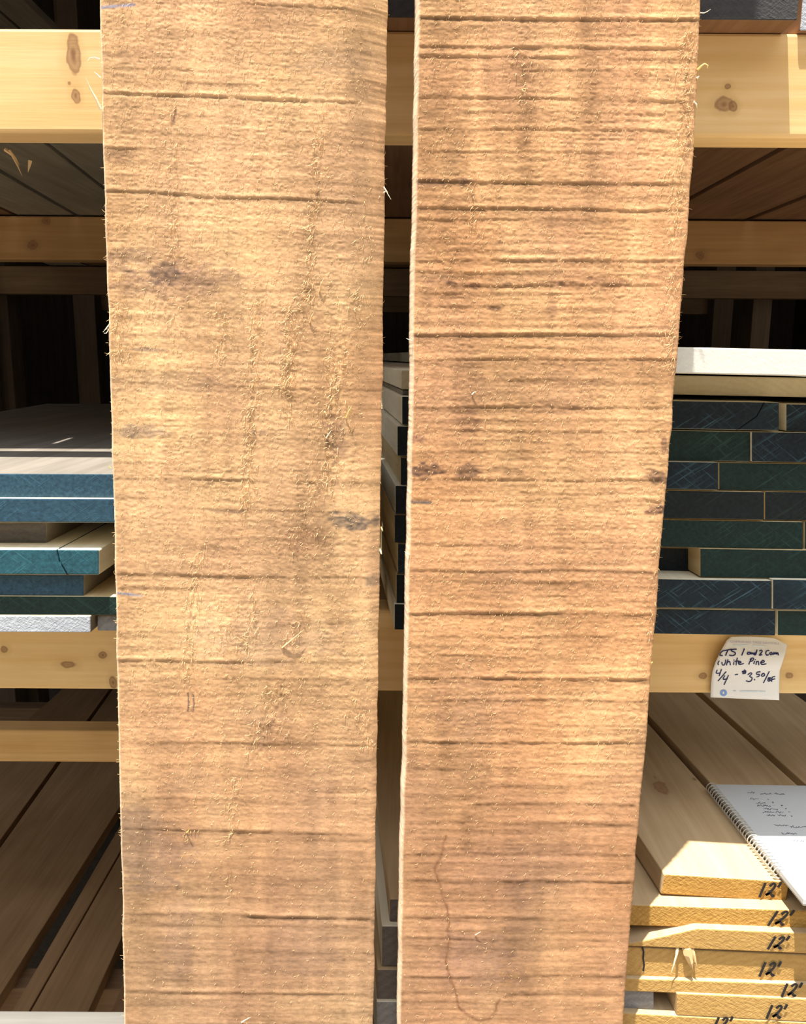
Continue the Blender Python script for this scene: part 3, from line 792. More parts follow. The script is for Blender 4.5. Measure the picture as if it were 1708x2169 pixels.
def upright(name, edgeL, edgeR, slope, lips, stains, tears, wane, base_cols, seed, thick, label, fuzz_n, splinters, back_l, fine_amp, marks, streaks):
    step = 2.0
    ytop, ybot = -60.0, 2230.0
    rows = np.arange(ytop, ybot, step)
    # the board goes on above and below the picture
    hi = np.linspace(-2600, -60, 40)[:-1]; 
    ncol = int((edgeR[0][1]-edgeL[0][1])/2.0)
    u = np.linspace(0, 1, ncol)
    PY, U = np.meshgrid(rows, u, indexing='ij')
    eL = interp(edgeL, PY) + vnoise(PY/5, PY*0+3, seed+90)*0.5 + vnoise(PY/60, PY*0+7, seed+91)*2.5
    eR = interp(edgeR, PY) + vnoise(PY/5, PY*0+5, seed+92)*0.9 + vnoise(PY/50, PY*0+9, seed+93)*3.0
    PX = eL + (eR-eL)*U
    xr = 0.5*(edgeL[0][1]+edgeR[0][1])
    SL = np.interp(PY, [q_[0] for q_ in slope], [q_[1] for q_ in slope])
    YY = PY - SL*(PX - xr) + vnoise(PX/120, PY/60, seed+5)*2.5
    amp = 0.5 + 1.0*np.clip(vnoise(PX/70, PY/90, seed+1)+0.5, 0, 1)
    H = np.zeros_like(PX)
    # band saw ripple: long across, short along
    H += 0.070*fine_amp*amp*2*vnoise(PX/60, YY/4.5, seed+10)
    H += 0.075*fine_amp*amp*2*vnoise(PX/140, YY/11, seed+11)
    H += 0.08*2*vnoise(PX/300, YY/34, seed+12)
    # short fuzzy tooth, worn smoother towards the foot
    fade = 1 - 0.6*sstep(1450, 1850, PY)
    H += 0.075*2*vnoise(PX/6.5, PY/4.0, seed+13)*(0.6+amp)*fade
    H += 0.024*2*vnoise(PX/13, PY/6.0, seed+14)*fade
    T = np.ones(PX.shape)                     # tone multiplier (darker in the deep kerfs)
    for (y0, s, x0, x1) in lips:
        m = sstep(x0-15, x0+15, PX)*(1-sstep(x1-15, x1+15, PX))
        wob = vnoise(PX/22, PX*0+y0, seed+20)*1.6 + vnoise(PX/150, PX*0+y0+1, seed+21)*4
        d = YY - (y0 + wob)
        var = np.clip(0.85+0.9*vnoise(PX/45, PX*0+y0*1.37+2, seed+22)+0.5*vnoise(PX/9, PX*0+y0*1.7+3, seed+23), 0.15, 1.5)
        H += m*s*var*(-0.30*np.exp(-(d/3.4)**2) + 0.22*np.exp(-((d+7)/5.5)**2))
        T *= 1 - 0.36*np.clip(s, 0, 1.3)*m*np.exp(-((d-1)/4.6)**2)*var
    for (x0, y0, x1, y1, w, s) in tears:      # torn grain running along the board
        t = np.clip((PY-y0)/(y1-y0), 0, 1)
        cx = x0+(x1-x0)*t + vnoise(PY/30, PY*0+x0, seed+30)*14
        m = sstep(y0-25, y0+25, PY)*(1-sstep(y1-25, y1+25, PY))*np.exp(-((PX-cx)/w)**2)
        H += m*s*(0.3*2*vnoise(PX/5, PY/9, seed+31)+0.08)
        T *= 1 + 0.22*m*s*2*vnoise(PX/7, PY/14, seed+32)
    # colour: heartwood tone drifting in big irregular patches
    ca, cb, cc = [np.array(c) for c in base_cols]
    k1 = np.clip(0.5 + 1.1*vnoise(PX/190, PY/260, seed+40) + 0.6*vnoise(PX/45, PY/190, seed+41) + 0.3*vnoise(PX/150, YY/40, seed+46), 0, 1)[..., None]
    COL = ca*(1-k1) + cb*k1
    k2 = np.clip(0.25 + 1.3*vnoise(PX/120, PY/170, seed+42), 0, 1)[..., None]*0.8
    COL = COL*(1-k2) + cc*k2
    for (xs, w, f, y0, y1) in streaks:        # darker or lighter bands of grain along the board
        m = np.exp(-((PX-xs-vnoise(PY/80, PY*0+xs, seed+47)*16)/w)**2)*sstep(y0-60, y0+60, PY)*(1-sstep(y1-60, y1+60, PY))
        m = m*(0.6+0.8*np.clip(vnoise(PX/20, YY/22, seed+48)+0.5, 0, 1))
        COL *= (1+1.7*(f-1)*m)[..., None]
    COL *= (1 + 0.30*vnoise(PX/200, YY/14, seed+43) + 0.32*vnoise(PX/90, YY/4.5, seed+44) + 0.22*vnoise(PX/22, PY/160, seed+53) + 0.14*vnoise(PX/7, PY/9, seed+45) + 0.30*vnoise(PX/9, PY/2.6, seed+54))[..., None]
    COL *= T[..., None]
    # light falloff painted in: foot darker and pinker, with a damp, ragged tide line
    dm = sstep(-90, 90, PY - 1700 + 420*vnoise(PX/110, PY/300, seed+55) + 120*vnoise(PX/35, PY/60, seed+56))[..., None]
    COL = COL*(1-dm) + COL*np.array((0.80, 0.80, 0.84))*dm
    for (x, y, rx, ry, f, c, soft) in stains:  # stains, and on board b also patches of painted-in brighter light
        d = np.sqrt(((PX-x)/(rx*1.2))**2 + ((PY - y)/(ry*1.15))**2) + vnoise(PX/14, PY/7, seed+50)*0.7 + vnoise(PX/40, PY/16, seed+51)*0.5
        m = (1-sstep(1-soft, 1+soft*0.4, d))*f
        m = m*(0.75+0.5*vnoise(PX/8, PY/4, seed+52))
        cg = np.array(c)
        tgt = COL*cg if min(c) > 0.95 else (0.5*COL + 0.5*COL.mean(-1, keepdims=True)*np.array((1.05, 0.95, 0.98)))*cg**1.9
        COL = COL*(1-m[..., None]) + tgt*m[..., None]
    for (pts, w, f, c) in marks:              # pencil lines and tide marks
        dd = np.full(PX.shape, 1e9)
        QX = PX + (vnoise(PX/25, PY/17, seed+61)*11 + vnoise(PX/8, PY/6, seed+62)*4)*(1.0 if len(pts) > 3 else 0.15)
        if len(pts) > 3: pts = smooth_line(pts, 3)
        for (ax, ay), (bx, by) in zip(pts[:-1], pts[1:]):
            lx, ly = bx-ax, by-ay
            t = np.clip(((QX-ax)*lx+(PY-ay)*ly)/(lx*lx+ly*ly), 0, 1)
            dd = np.minimum(dd, np.hypot(QX-ax-t*lx, PY-ay-t*ly))
        m = np.exp(-(dd/w)**2)*f*(0.65+0.7*np.clip(vnoise(PX/12, PY/12, seed+60)+0.5, 0, 1))
        m = np.clip(m, 0, 1)[..., None]
        COL = COL*(1-m) + np.array(c)*m
    # corners: small round-over, plus the wane
    eLd = (PX-eL); eRd = (eR-PX)
    H *= 0.3 + 0.7*sstep(0, 14, np.minimum(eLd, eRd))
    rr = 5.0
    H += -1.7*(1-np.clip(eLd/rr, 0, 1))**2
    H += -1.2*(1-np.clip(eRd/rr, 0, 1))**2
    wl = np.clip(1-eLd/5.5, 0, 1)[..., None]*0.75
    COL = COL*(1-wl) + np.array((0.88, 0.72, 0.55))*wl
    if wane:
        wpx, wd = interp(wane[0], PY), interp(wane[1], PY)
        t = np.clip(1-eRd/wpx, 0, 1)
        H *= 1-0.95*np.sqrt(t)
        H += -wd*t**1.8
    H += (vnoise(PY/4, PY*0+1, seed+70)*0.25)*np.exp(-np.minimum(eLd, eRd)/5)
    COL = np.clip(COL, 0.004, 0.95)
    pts = on_board(PX, PY)
    nrm = np.array([0, -math.cos(math.radians(0.5)), math.sin(math.radians(0.5))])
    V = pts + nrm*(H*0.001)[..., None]
    # rows above and below the frame: plain continuation
    def ext(dst_h, row, prow):
        dv = prow - row
        return row + (dv/(dv[:, 2:3]))*(dst_h - row[:, 2:3])
    flat_top, flat_bot = on_board(PX[0], PY[0]), on_board(PX[-1], PY[-1])
    up_dir = np.array([0, LEAN, 1.0])
    topz = 1.72; botz = -EYE
    flat_t2 = on_board(PX[8], PY[8]); 
    tops, bots = [], []
    for z in np.linspace(flat_top[:, 2].mean(), topz, 14)[1:]:
        tops.append(flat_top + up_dir*((z - flat_top[:, 2])[:, None]))
    for z in np.linspace(flat_bot[:, 2].mean(), botz, 14)[1:]:
        bots.append(flat_bot + up_dir*((z - flat_bot[:, 2])[:, None]))
    rep = lambda c, n: [c]*n
    V = np.concatenate([np.array(tops[::-1]), V, np.array(bots)])
    COL = np.concatenate([np.array(rep(COL[0], len(tops))), COL, np.array(rep(COL[-1], len(bots)))])
    # sides and back
    nb_ = -nrm
    nr = V.shape[0]
    left, right = V[:, 0], V[:, -1]
    def sidecols(edge, dx, sd):
        out = []
        for k, t in enumerate((0.12, 0.35, 0.65, 1.0)):
            j = vnoise(np.arange(nr)/6.0, np.full(nr, k*3.0), sd+k)*0.00012
            p = edge + nb_*(thick*t) 
            p[:, 0] += dx*t + j
            out.append(p)
        return out
    sl = sidecols(left, back_l[0], seed+80)[::-1]
    sr = sidecols(right, back_l[1], seed+84)
    allc = np.stack(sl + [V[:, i] for i in range(V.shape[1])] + sr, 1)
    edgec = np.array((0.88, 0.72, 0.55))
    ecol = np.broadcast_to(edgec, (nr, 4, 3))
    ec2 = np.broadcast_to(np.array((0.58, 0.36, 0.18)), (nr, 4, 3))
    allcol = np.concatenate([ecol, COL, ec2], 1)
    nc = allc.shape[1]
    origin = np.array([allc[-1, :, 0].mean(), allc[-1, :, 1].mean(), -EYE])
    verts = (allc - origin).reshape(-1, 3)
    i = np.arange(nr-1)[:, None]; j = np.arange(nc)[None, :]
    j2 = (j+1) % nc
    q = np.stack([i*nc+j, (i+1)*nc+j, (i+1)*nc+j2, i*nc+j2], -1).reshape(-1, 4)
    me = bpy.data.meshes.new('upright_board')
    nq = len(q)
    caps = [list(range(nc)), list(range((nr-1)*nc, nr*nc))[::-1]]
    me.vertices.add(len(verts)); me.vertices.foreach_set('co', verts.ravel())
    loops = np.concatenate([q.ravel(), np.array(caps[0]), np.array(caps[1])])
    me.loops.add(len(loops)); me.loops.foreach_set('vertex_index', loops)
    me.polygons.add(nq+2)
    starts = np.concatenate([np.arange(nq)*4, [nq*4, nq*4+nc]])
    me.polygons.foreach_set('loop_start', starts)
    me.materials.append(m_up)
    me.update(calc_edges=True); me.validate()
    at = me.color_attributes.new('Tone', 'FLOAT_COLOR', 'POINT')
    at.data.foreach_set('color', np.concatenate([allcol.reshape(-1, 3), np.ones((nr*nc, 1))], 1).ravel())
    o = bpy.data.objects.new('upright_board', me)
    o.location = (origin[0], origin[1], 0)
    C.objects.link(o)
    tag(o, label, 'board')
    # loose fibres over the face
    rng = np.random.default_rng(seed+200)
    tear_share = 0.13 if wane else 0.045
    fv, ff = [], []
    upv = np.array([0, LEAN, 1.0]); upv /= np.linalg.norm(upv)
    rx_ = np.array([1.0, 0, 0])
    def fibre(x, y, ln, ang, lift, w):
        p0 = on_board(np.array(x), np.array(y)) - 0
        ri = int(np.clip((y-ytop)/step, 0, len(rows)-1))
        ci = int(np.clip((x-eL[ri, 0])/(eR[ri, 0]-eL[ri, 0])*ncol, 0, ncol-1))
        p0 = p0 + nrm*(H[ri, ci]*0.001 + 0.00005)
        d = rx_*math.cos(ang) + upv*math.sin(ang)
        sd = -rx_*math.sin(ang) + upv*math.cos(ang)
        bend = rng.uniform(-0.6, 0.6)
        b0 = len(fv)
        for k in range(4):
            t = k/3
            p = p0 + d*(ln*t) + sd*(bend*ln*t*t) + nrm*(lift*math.sin(min(t*2.2, 2.2)))
            ww = w*(1-0.75*t)
            fv.append(p - sd*ww/2 + nrm*0.00003); fv.append(p + sd*ww/2 + nrm*0.00012)
        for k in range(3): ff.append((b0+2*k, b0+2*k+1, b0+2*k+3, b0+2*k+2))
    n_f = 0
    wts = np.array([abs(t[3]-t[1])*t[5] for t in tears]) if tears else None
    while n_f < fuzz_n:
        if tears and rng.random() < tear_share:
            t = tears[rng.choice(len(tears), p=wts/wts.sum())]
            y = rng.uniform(t[1], t[3]); f = (y-t[1])/(t[3]-t[1])
            x = t[0]+(t[2]-t[0])*f + rng.normal(0, t[4]*1.1)
            ln = rng.uniform(0.0016, 0.0050); lift = rng.uniform(0.0004, 0.0012); w = rng.uniform(0.00025, 0.0006)
        else:
            y = rng.uniform(-20, 2190); 
            x = rng.uniform(float(interp(edgeL, y))+3, float(interp(edgeR, y))-3)
            dens = 1.0 - 0.72*sstep(1500, 1800, np.array(y))
            if rng.random() > dens: continue
            ln = rng.uniform(0.0008, 0.0026); lift = rng.uniform(0.0001, 0.0006); w = rng.uniform(0.00015, 0.00035)
        ang = rng.choice([rng.normal(0.9, 0.35), rng.normal(-2.2, 0.5), rng.uniform(-3.14, 3.14)])
        if not (float(interp(edgeL, y))+2 < x < float(interp(edgeR, y))-2): continue
        fibre(x, y, ln, ang, lift, w); n_f += 1
    # hairs along the two arrises
    for k in range(150):
        y = rng.uniform(0, 2169)
        if rng.random() < 0.5: fibre(float(interp(edgeL, y))+2, y, rng.uniform(0.001, 0.0032), rng.uniform(2.3, 4.2), 0.0002, 0.0003)
        else: fibre(float(interp(edgeR, y))-2, y, rng.uniform(0.001, 0.0032), rng.uniform(-0.9, 0.9), 0.0002, 0.0003)
    fz_o = link_mesh('wood_fuzz', [tuple(p + np.array([0, 0, EYE])) for p in fv], ff, m_fuzz, o.location, o)
    fz_o['kind'] = 'stuff'; fz_o['label'] = 'pale loose fibres raised by the saw'
    for (ptsl, w, mat) in splinters:
        verts_, faces_ = [], []
        n = len(ptsl)
        for i_, (x, y, off) in enumerate(ptsl):
            p = on_board(np.array(float(x)), np.array(float(y))) + nrm*off + np.array([0, 0, EYE])
            p = Vector(p); t = i_/(n-1); wd = w*(1-t)**0.6+0.0001
            nx = Vector((ptsl[min(i_+1, n-1)][0]-ptsl[max(i_-1, 0)][0], 0, -(ptsl[min(i_+1, n-1)][1]-ptsl[max(i_-1, 0)][1]))).normalized()
            s = nx.cross(Vector((0, 1, 0)))*wd/2
            verts_ += [p-s, p+Vector((0, -wd*0.4, 0)), p+s, p+Vector((0, wd*0.4, 0))]
        for i_ in range(n-1):
            for k in range(4):
                a, c = 4*i_+k, 4*i_+(k+1) % 4
                faces_.append((a, c, c+4, a+4))
        faces_ += [(3, 2, 1, 0), tuple(range(4*n-4, 4*n))]
        link_mesh('splinter', verts_, faces_, mat, verts_[0], o)
    return o

GREY, DGREY = (0.62, 0.60, 0.62), (0.36, 0.38, 0.44)
EL_A = [(0, 210), (310, 216), (470, 222), (650, 228), (900, 235), (1100, 240), (1330, 245), (1560, 250), (1800, 256), (2169, 262)]
ER_A = [(0, 820), (330, 815), (560, 812), (800, 810), (1000, 806), (1250, 803), (1500, 800), (1700, 797), (1850, 795), (2169, 791)]
lips_a = [(8, 0.9, 520, 760), (210, 1.5, 200, 760), (420, 1.1, 200, 770), (325, 0.7, 200, 300), (158, 0.4, 210, 480), (182, 0.5, 380, 560), (620, 0.45, 230, 620), (822, 0.45, 230, 800),
          (1020, 0.9, 230, 520), (1022, 0.4, 500, 800), (705, 0.3, 600, 760), (1082, 0.4, 430, 700), (1222, 1.1, 235, 520), (1222, 0.5, 500, 800), (1252, 0.3, 240, 420), (1404, 1.1, 235, 620), (1404, 0.4, 600, 800),
          (1440, 0.35, 440, 800), (1578, 0.6, 240, 800), (1640, 0.25, 260, 330), (1698, 0.55, 300, 520), (1764, 1.0, 250, 580), (1768, 0.7, 500, 760), (1940, 0.45, 300, 560), (1944, 1.4, 520, 800), (1965, 0.3, 300, 800), (2108, 0.8, 250, 800), (1905, 0.3, 400, 800)]
stains_a = [(380, 590, 110, 38, 0.75, (0.72, 0.66, 0.64), 0.6), (345, 582, 34, 26, 0.8, (0.58, 0.56, 0.56), 0.4), (300, 915, 52, 13, 0.9, (0.68, 0.66, 0.64), 0.4), (270, 548, 60, 22, 0.6, (0.7, 0.66, 0.66), 0.5),
            (742, 1103, 56, 17, 0.95, (0.42, 0.46, 0.50), 0.45), (310, 741, 34, 4, 0.8, (0.55, 0.55, 0.58), 0.5), (480, 1083, 42, 5, 0.7, (0.6, 0.58, 0.58), 0.5), (545, 915, 22, 6, 0.6, (0.6, 0.58, 0.6), 0.5),
            (340, 812, 130, 22, 0.6, (0.78, 0.72, 0.66), 0.6), (714, 925, 20, 46, 0.75, (0.66, 0.58, 0.55), 0.5), (640, 1145, 52, 30, 0.5, (0.82, 0.68, 0.6), 0.6), (790, 1232, 16, 14, 0.7, (0.6, 0.62, 0.62), 0.5),
            (700, 130, 75, 30, 0.5, (0.74, 0.70, 0.66), 0.6), (300, 120, 80, 16, 0.5, (0.80, 0.72, 0.64), 0.5), (245, 325, 40, 14, 0.6, (0.78, 0.68, 0.6), 0.5), (300, 1800, 90, 75, 0.55, (0.80, 0.76, 0.76), 0.25),
            (560, 1345, 150, 60, 0.4, (0.86, 0.80, 0.80), 0.7), (560, 1545, 60, 45, 0.4, (0.78, 0.70, 0.66), 0.6), (380, 1990, 30, 90, 0.35, (0.82, 0.78, 0.78), 0.3), (640, 2010, 70, 60, 0.3, (0.84, 0.80, 0.80), 0.4), (400, 1660, 50, 30, 0.3, (0.8, 0.8, 0.74), 0.6)]
tears_a = [(372, 210, 365, 560, 7, 0.6), (680, 240, 650, 640, 8, 1.0), (655, 600, 600, 830, 9, 1.4), (610, 640, 612, 900, 7, 1.0), (545, 640, 520, 1090, 8, 1.3), (720, 720, 690, 1040, 13, 1.4), (470, 640, 470, 760, 9, 1.0),
           (250, 640, 250, 760, 14, 1.0), (345, 610, 360, 690, 24, 0.9), (425, 1150, 395, 1440, 9, 1.0), (540, 1250, 520, 1400, 8, 1.1), (640, 1300, 610, 1370, 14, 1.0), (600, 1440, 540, 1600, 22, 1.3), (500, 1640, 492, 1780, 9, 0.8),
           (485, 1830, 490, 1900, 7, 0.6), (400, 1755, 400, 1790, 10, 0.8), (745, 600, 770, 680, 14, 0.9), (760, 1480, 780, 1600, 12, 0.7), (660, 1000, 640, 1180, 14, 0.8), (780, 380, 770, 560, 16, 0.6), (480, 1280, 470, 1380, 12, 0.7)]
wane_a = ([(0, 96), (600, 72), (1100, 36), (1500, 14), (2169, 7)], [(0, 15), (600, 11), (1100, 6), (1500, 2.0), (2169, 0.8)])
marks_a = [([(214, 16), (250, 13), (285, 10)], 3.2, 0.85, (0.30, 0.30, 0.42)), ([(248, 1256), (275, 1259), (300, 1262)], 2.6, 0.9, (0.20, 0.22, 0.30)),
           ([(398, 1468), (400, 1488), (398, 1506)], 1.8, 0.9, (0.12, 0.09, 0.08)), ([(409, 1470), (411, 1490), (409, 1508)], 1.8, 0.9, (0.12, 0.09, 0.08)),
           ([(270, 1720), (310, 1735), (345, 1738), (372, 1752)], 3.0, 0.35, (0.25, 0.15, 0.09)), ([(395, 1872), (350, 1900), (338, 1930)], 3.0, 0.35, (0.27, 0.16, 0.10)),
           ([(372, 232), (366, 258)], 3.0, 0.7, (0.22, 0.12, 0.09))]
streaks_a = [(655, 40, 0.90, 300, 1250), (640, 90, 0.90, 1050, 1500), (330, 60, 1.08, 600, 1100), (760, 30, 0.9, 0, 900), (420, 80, 1.10, 0, 520), (560, 60, 1.06, 100, 700), (300, 45, 0.88, 1700, 2169)]
m_sl1 = plain('cream_splinter', (0.88, 0.78, 0.58), 0.7)
m_sl2 = plain('yellow_splinter', (0.82, 0.62, 0.22), 0.7)
spl_a = [([(214, 232, 0.0), (206, 212, 0.002), (196, 192, 0.004), (188, 170, 0.006)], 0.0022, m_sl1),
         ([(212, 126, 0.0), (202, 124, 0.002), (194, 126, 0.003), (189, 134, 0.004)], 0.0009, m_sl1),
         ([(213, 165, 0.0), (206, 158, 0.001), (201, 154, 0.002)], 0.0012, m_sl1),
         ([(813, 396, 0.0), (818, 404, 0.001), (822, 412, 0.001), (829, 424, 0.002)], 0.0009, m_sl1),
         ([(813, 408, 0.0), (819, 404, 0.001), (822, 408, 0.001)], 0.0008, m_sl1),
         ([(231, 688, 0.0), (226, 696, 0.001), (220, 704, 0.002)], 0.0010, m_sl1),
         ([(231, 697, 0.0), (226, 706, 0.001), (222, 706, 0.002)], 0.0009, m_sl1),
         ([(236, 992, 0.0), (232, 988, 0.001), (229, 981, 0.002)], 0.0010, m_sl2),
         ([(598, 1372, 0.0004), (615, 1357, 0.0022), (630, 1344, 0.003), (644, 1332, 0.0025)], 0.0013, m_fuzz),
         ([(603, 822, 0.0004), (609, 808, 0.002), (616, 796, 0.0025)], 0.0016, m_fuzz),
         ([(677, 618, 0.0004), (681, 602, 0.002), (688, 588, 0.002)], 0.0014, m_fuzz),
         ([(657, 684, 0.0004), (661, 670, 0.002), (667, 660, 0.002)], 0.0014, m_fuzz),
         ([(691, 928, 0.0005), (698, 918, 0.002), (704, 909, 0.003)], 0.0010, m_sl1),
         ([(733, 885, 0.0005), (740, 870, 0.003), (746, 858, 0.003)], 0.0010, m_sl2),
         ([(512, 2165, 0.0005), (522, 2156, 0.002), (532, 2151, 0.002)], 0.0014, m_sl1),
         ([(396, 1763, 0.0005), (400, 1758, 0.002), (403, 1752, 0.003)], 0.0014, m_sl2)]
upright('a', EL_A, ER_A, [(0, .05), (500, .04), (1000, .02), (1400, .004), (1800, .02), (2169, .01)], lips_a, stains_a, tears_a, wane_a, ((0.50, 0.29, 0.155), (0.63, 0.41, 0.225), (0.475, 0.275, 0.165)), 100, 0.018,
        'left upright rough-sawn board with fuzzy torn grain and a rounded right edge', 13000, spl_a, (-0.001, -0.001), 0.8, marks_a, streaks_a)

EL_B = [(0, 885), (330, 881), (500, 877), (800, 873), (1050, 867), (1330, 862), (1560, 858), (1800, 851), (2169, 845)]
ER_B = [(0, 1485), (160, 1479), (330, 1470), (500, 1456), (700, 1439), (900, 1424), (1100, 1406), (1330, 1388), (1560, 1370), (1800, 1349), (2169, 1321)]
lips_b = [(43, 1.4, 880, 1480), (103, 0.9, 880, 1450), (121, 1.0, 880, 1230), (150, 0.5, 960, 1300), (212, 0.9, 880, 1200), (215, 0.5, 1200, 1460), (243, 0.4, 980, 1460), (278, 0.8, 880, 1450), (326, 0.5, 900, 1300), (390, 1.3, 880, 1460), (410, 0.3, 1010, 1300),
          (446, 1.1, 880, 1456), (468, 0.5, 880, 1300), (556, 1.1, 875, 1450), (580, 0.6, 875, 1200), (607, 0.8, 990, 1400), (625, 0.5, 900, 1200), (653, 0.5, 880, 1060), (694, 0.4, 1100, 1440), (712, 1.3, 870, 1430), (740, 0.4, 920, 1300), (765, 1.0, 870, 1430), (808, 0.4, 870, 1300), (866, 1.1, 870, 1420), (875, 0.4, 870, 1200), (894, 0.4, 1000, 1400), (917, 0.7, 940, 1420), (960, 0.4, 940, 1400),
          (1020, 1.0, 865, 1400), (1047, 0.3, 1100, 1400), (1065, 0.6, 865, 1405), (1157, 0.7, 865, 1100), (1163, 0.4, 1060, 1400), (1212, 0.8, 865, 1400), (1235, 0.4, 865, 1300), (1303, 1.2, 860, 1380), (1352, 0.6, 900, 1300), (1392, 0.4, 900, 1240), (1427, 0.5, 1080, 1380), (1440, 1.2, 860, 1380), (1487, 0.7, 940, 1380), (1577, 1.1, 860, 1370), (1635, 0.6, 880, 1100), (1622, 0.3, 1200, 1370), (1690, 0.4, 860, 1000), (1707, 0.9, 1000, 1350), (1747, 0.6, 860, 1340), (1762, 0.4, 860, 1200), (1814, 0.5, 860, 1340), (1830, 0.4, 860, 1000), (1870, 0.9, 850, 1340), (1948, 0.7, 850, 1150), (1950, 0.3, 1100, 1340), (1994, 0.5, 850, 1330), (2008, 0.4, 850, 950), (2072, 0.8, 850, 1330), (2107, 0.6, 1080, 1330), (2126, 0.5, 850, 1020), (2108, 0.3, 850, 1000)]
stains_light_b = [(898, 998, 36, 17, 0.95, (0.38, 0.36, 0.42), 0.35), (990, 1000, 24, 15, 0.85, (0.5, 0.46, 0.46), 0.4), (1082, 1002, 30, 13, 0.6, (0.68, 0.6, 0.52), 0.4), (1390, 1010, 24, 15, 0.95, (0.36, 0.32, 0.34), 0.4), (1388, 1082, 18, 10, 0.9, (0.42, 0.34, 0.40), 0.4), (1408, 940, 6, 22, 0.8, (0.45, 0.38, 0.42), 0.4),
            (955, 600, 10, 5, 0.8, (0.5, 0.42, 0.4), 0.5), (1003, 604, 18, 8, 0.85, (0.5, 0.42, 0.42), 0.5), (1076, 604, 9, 6, 0.85, (0.45, 0.40, 0.40), 0.5), (1050, 652, 14, 6, 0.85, (0.45, 0.40, 0.42), 0.5), (1190, 600, 8, 5, 0.7, (0.5, 0.42, 0.4), 0.5), (1300, 600, 30, 8, 0.5, (0.65, 0.55, 0.5), 0.5), (930, 590, 40, 12, 0.4, (0.75, 0.7, 0.68), 0.5), (1120, 595, 190, 16, 0.35, (0.7, 0.6, 0.52), 0.6), (1250, 590, 5, 4, 0.8, (0.5, 0.42, 0.4), 0.5),
            (985, 383, 26, 9, 0.8, (0.58, 0.5, 0.52), 0.5), (890, 386, 40, 9, 0.5, (0.72, 0.62, 0.64), 0.5), (990, 895, 22, 24, 0.55, (0.66, 0.56, 0.5), 0.5), (880, 930, 14, 10, 0.7, (0.6, 0.5, 0.55), 0.5), (1130, 830, 150, 50, 0.35, (0.78, 0.72, 0.66), 0.6), (1170, 650, 10, 26, 0.5, (0.7, 0.6, 0.54), 0.4), (1003, 833, 7, 6, 0.8, (0.45, 0.35, 0.35), 0.5),
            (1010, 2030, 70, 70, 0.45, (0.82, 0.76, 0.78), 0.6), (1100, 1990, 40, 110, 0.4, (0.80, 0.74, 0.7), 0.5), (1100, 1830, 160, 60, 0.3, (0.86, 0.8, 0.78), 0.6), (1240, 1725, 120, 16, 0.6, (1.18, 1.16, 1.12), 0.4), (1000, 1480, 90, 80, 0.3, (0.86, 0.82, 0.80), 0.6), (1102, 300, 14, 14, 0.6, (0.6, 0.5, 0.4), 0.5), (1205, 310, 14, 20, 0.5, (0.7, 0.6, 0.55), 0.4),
            (1340, 640, 110, 36, 0.5, (1.15, 1.14, 1.12), 0.6), (1400, 240, 60, 90, 0.4, (1.15, 1.15, 1.1), 0.7), (1400, 80, 60, 90, 0.4, (1.15, 1.15, 1.1), 0.7)]  # the two top right patches paint in the brighter light there
tears_b = [(1460, 60, 1452, 330, 9, 1.3), (1440, 330, 1430, 520, 10, 0.8), (1110, 100, 1110, 220, 10, 0.6), (1000, 370, 998, 480, 6, 0.7), (1430, 560, 1420, 780, 10, 0.8), (1400, 1120, 1380, 1400, 9, 0.5)]
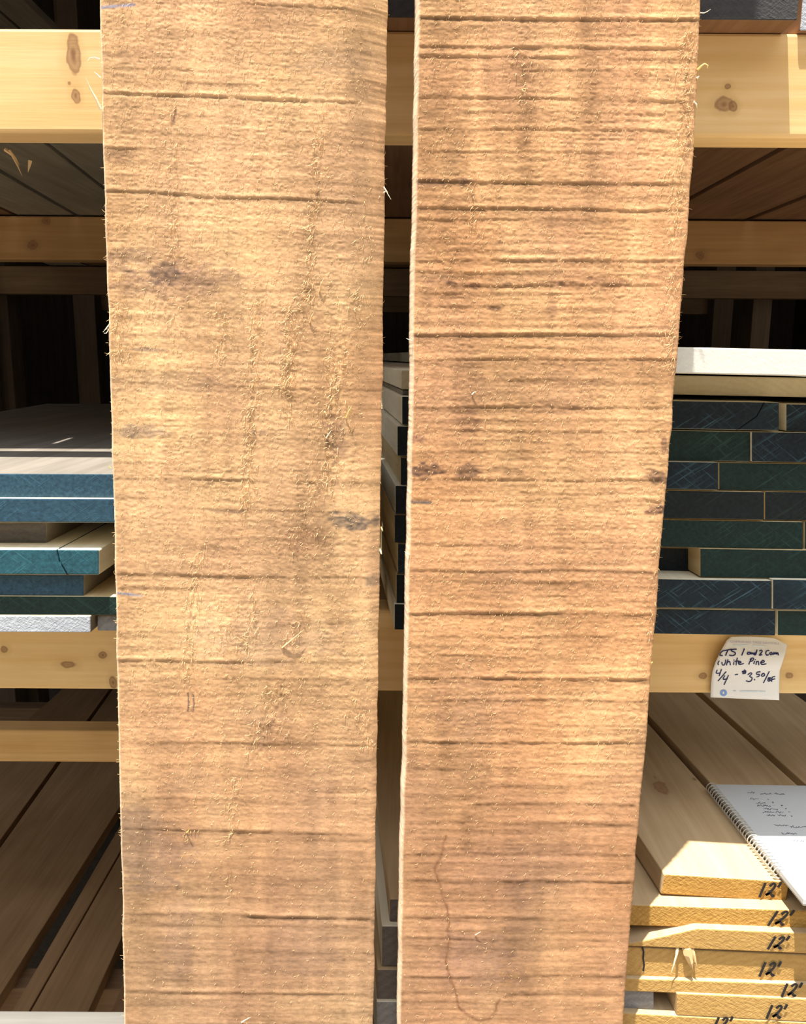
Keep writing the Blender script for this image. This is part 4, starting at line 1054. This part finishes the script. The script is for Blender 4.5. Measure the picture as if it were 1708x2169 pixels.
marks_b = [([(948, 1770), (941, 1790), (934, 1815), (924, 1845), (933, 1880), (940, 1905), (946, 1940), (947, 1985), (952, 2010), (949, 2035), (952, 2062), (962, 2090), (967, 2112), (975, 2135), (992, 2152), (1018, 2162), (1040, 2156), (1056, 2135), (1060, 2118)], 3.0, 0.75, (0.22, 0.11, 0.06)),
           ([(975, 765), (968, 800), (970, 830), (966, 870)], 2.5, 0.5, (0.30, 0.15, 0.09)), ([(866, 1063), (890, 1064), (914, 1065)], 3.0, 0.9, (0.09, 0.085, 0.09)),
           ([(1003, 385), (1002, 440), (998, 490)], 2.2, 0.5, (0.32, 0.17, 0.10)), ([(913, 1230), (911, 1290)], 2.2, 0.4, (0.30, 0.17, 0.10)), ([(932, 1490), (928, 1550)], 2.5, 0.4, (0.32, 0.18, 0.11)), ([(925, 1630), (922, 1690)], 2.5, 0.4, (0.32, 0.18, 0.11)),
           ([(1145, 1925), (1148, 1945), (1155, 1960)], 2.5, 0.3, (0.32, 0.18, 0.11)), ([(1040, 595), (1090, 590)], 2.0, 0.3, (0.3, 0.16, 0.1))]
streaks_b = [(950, 30, 0.84, 0, 620), (1250, 22, 0.84, 0, 500), (1110, 20, 0.86, 60, 420), (900, 30, 0.86, 0, 560), (1005, 16, 1.12, 120, 420), (1200, 60, 1.08, 0, 380), (1370, 70, 1.14, 0, 700), (1010, 70, 0.90, 700, 1000), (1120, 50, 0.93, 700, 1000), (1330, 60, 1.10, 900, 1500), (960, 70, 0.90, 1350, 1700), (1260, 90, 1.10, 1400, 2169), (1105, 60, 0.90, 1850, 2169), (900, 25, 1.04, 1000, 1500)]
spl_b = [([(1478, 148, 0.0), (1484, 142, 0.002), (1490, 138, 0.003), (1496, 143, 0.004), (1495, 150, 0.004)], 0.0016, m_sl2),
         ([(1484, 27, 0.0), (1490, 30, 0.002), (1496, 28, 0.003), (1502, 24, 0.004)], 0.0007, m_sl1),
         ([(1476, 166, 0.0), (1479, 164, 0.001), (1481, 162, 0.001)], 0.0016, m_sl1),
         ([(1470, 215, 0.0), (1475, 222, 0.001), (1476, 230, 0.001)], 0.0014, m_sl1),
         ([(873, 722, 0.0), (868, 720, 0.001), (861, 717, 0.001)], 0.0009, m_sl1),
         ([(867, 1175, 0.0), (862, 1172, 0.001), (857, 1167, 0.001)], 0.0012, m_sl1),
         ([(1378, 1405, 0.0004), (1380, 1402, 0.002), (1381, 1399, 0.002)], 0.0018, m_sl2),
         ([(1000, 836, 0.0005), (1004, 831, 0.0015), (1009, 829, 0.002)], 0.0012, m_sl1),
         ([(1007, 1980, 0.0005), (1013, 1974, 0.0015), (1019, 1970, 0.002)], 0.0008, m_sl1)]
upright('b', EL_B, ER_B, [(0, .006), (1000, .004), (2169, .004)], lips_b, stains_light_b, tears_b, None, ((0.51, 0.275, 0.14), (0.60, 0.36, 0.19), (0.48, 0.265, 0.155)), 300, 0.018,
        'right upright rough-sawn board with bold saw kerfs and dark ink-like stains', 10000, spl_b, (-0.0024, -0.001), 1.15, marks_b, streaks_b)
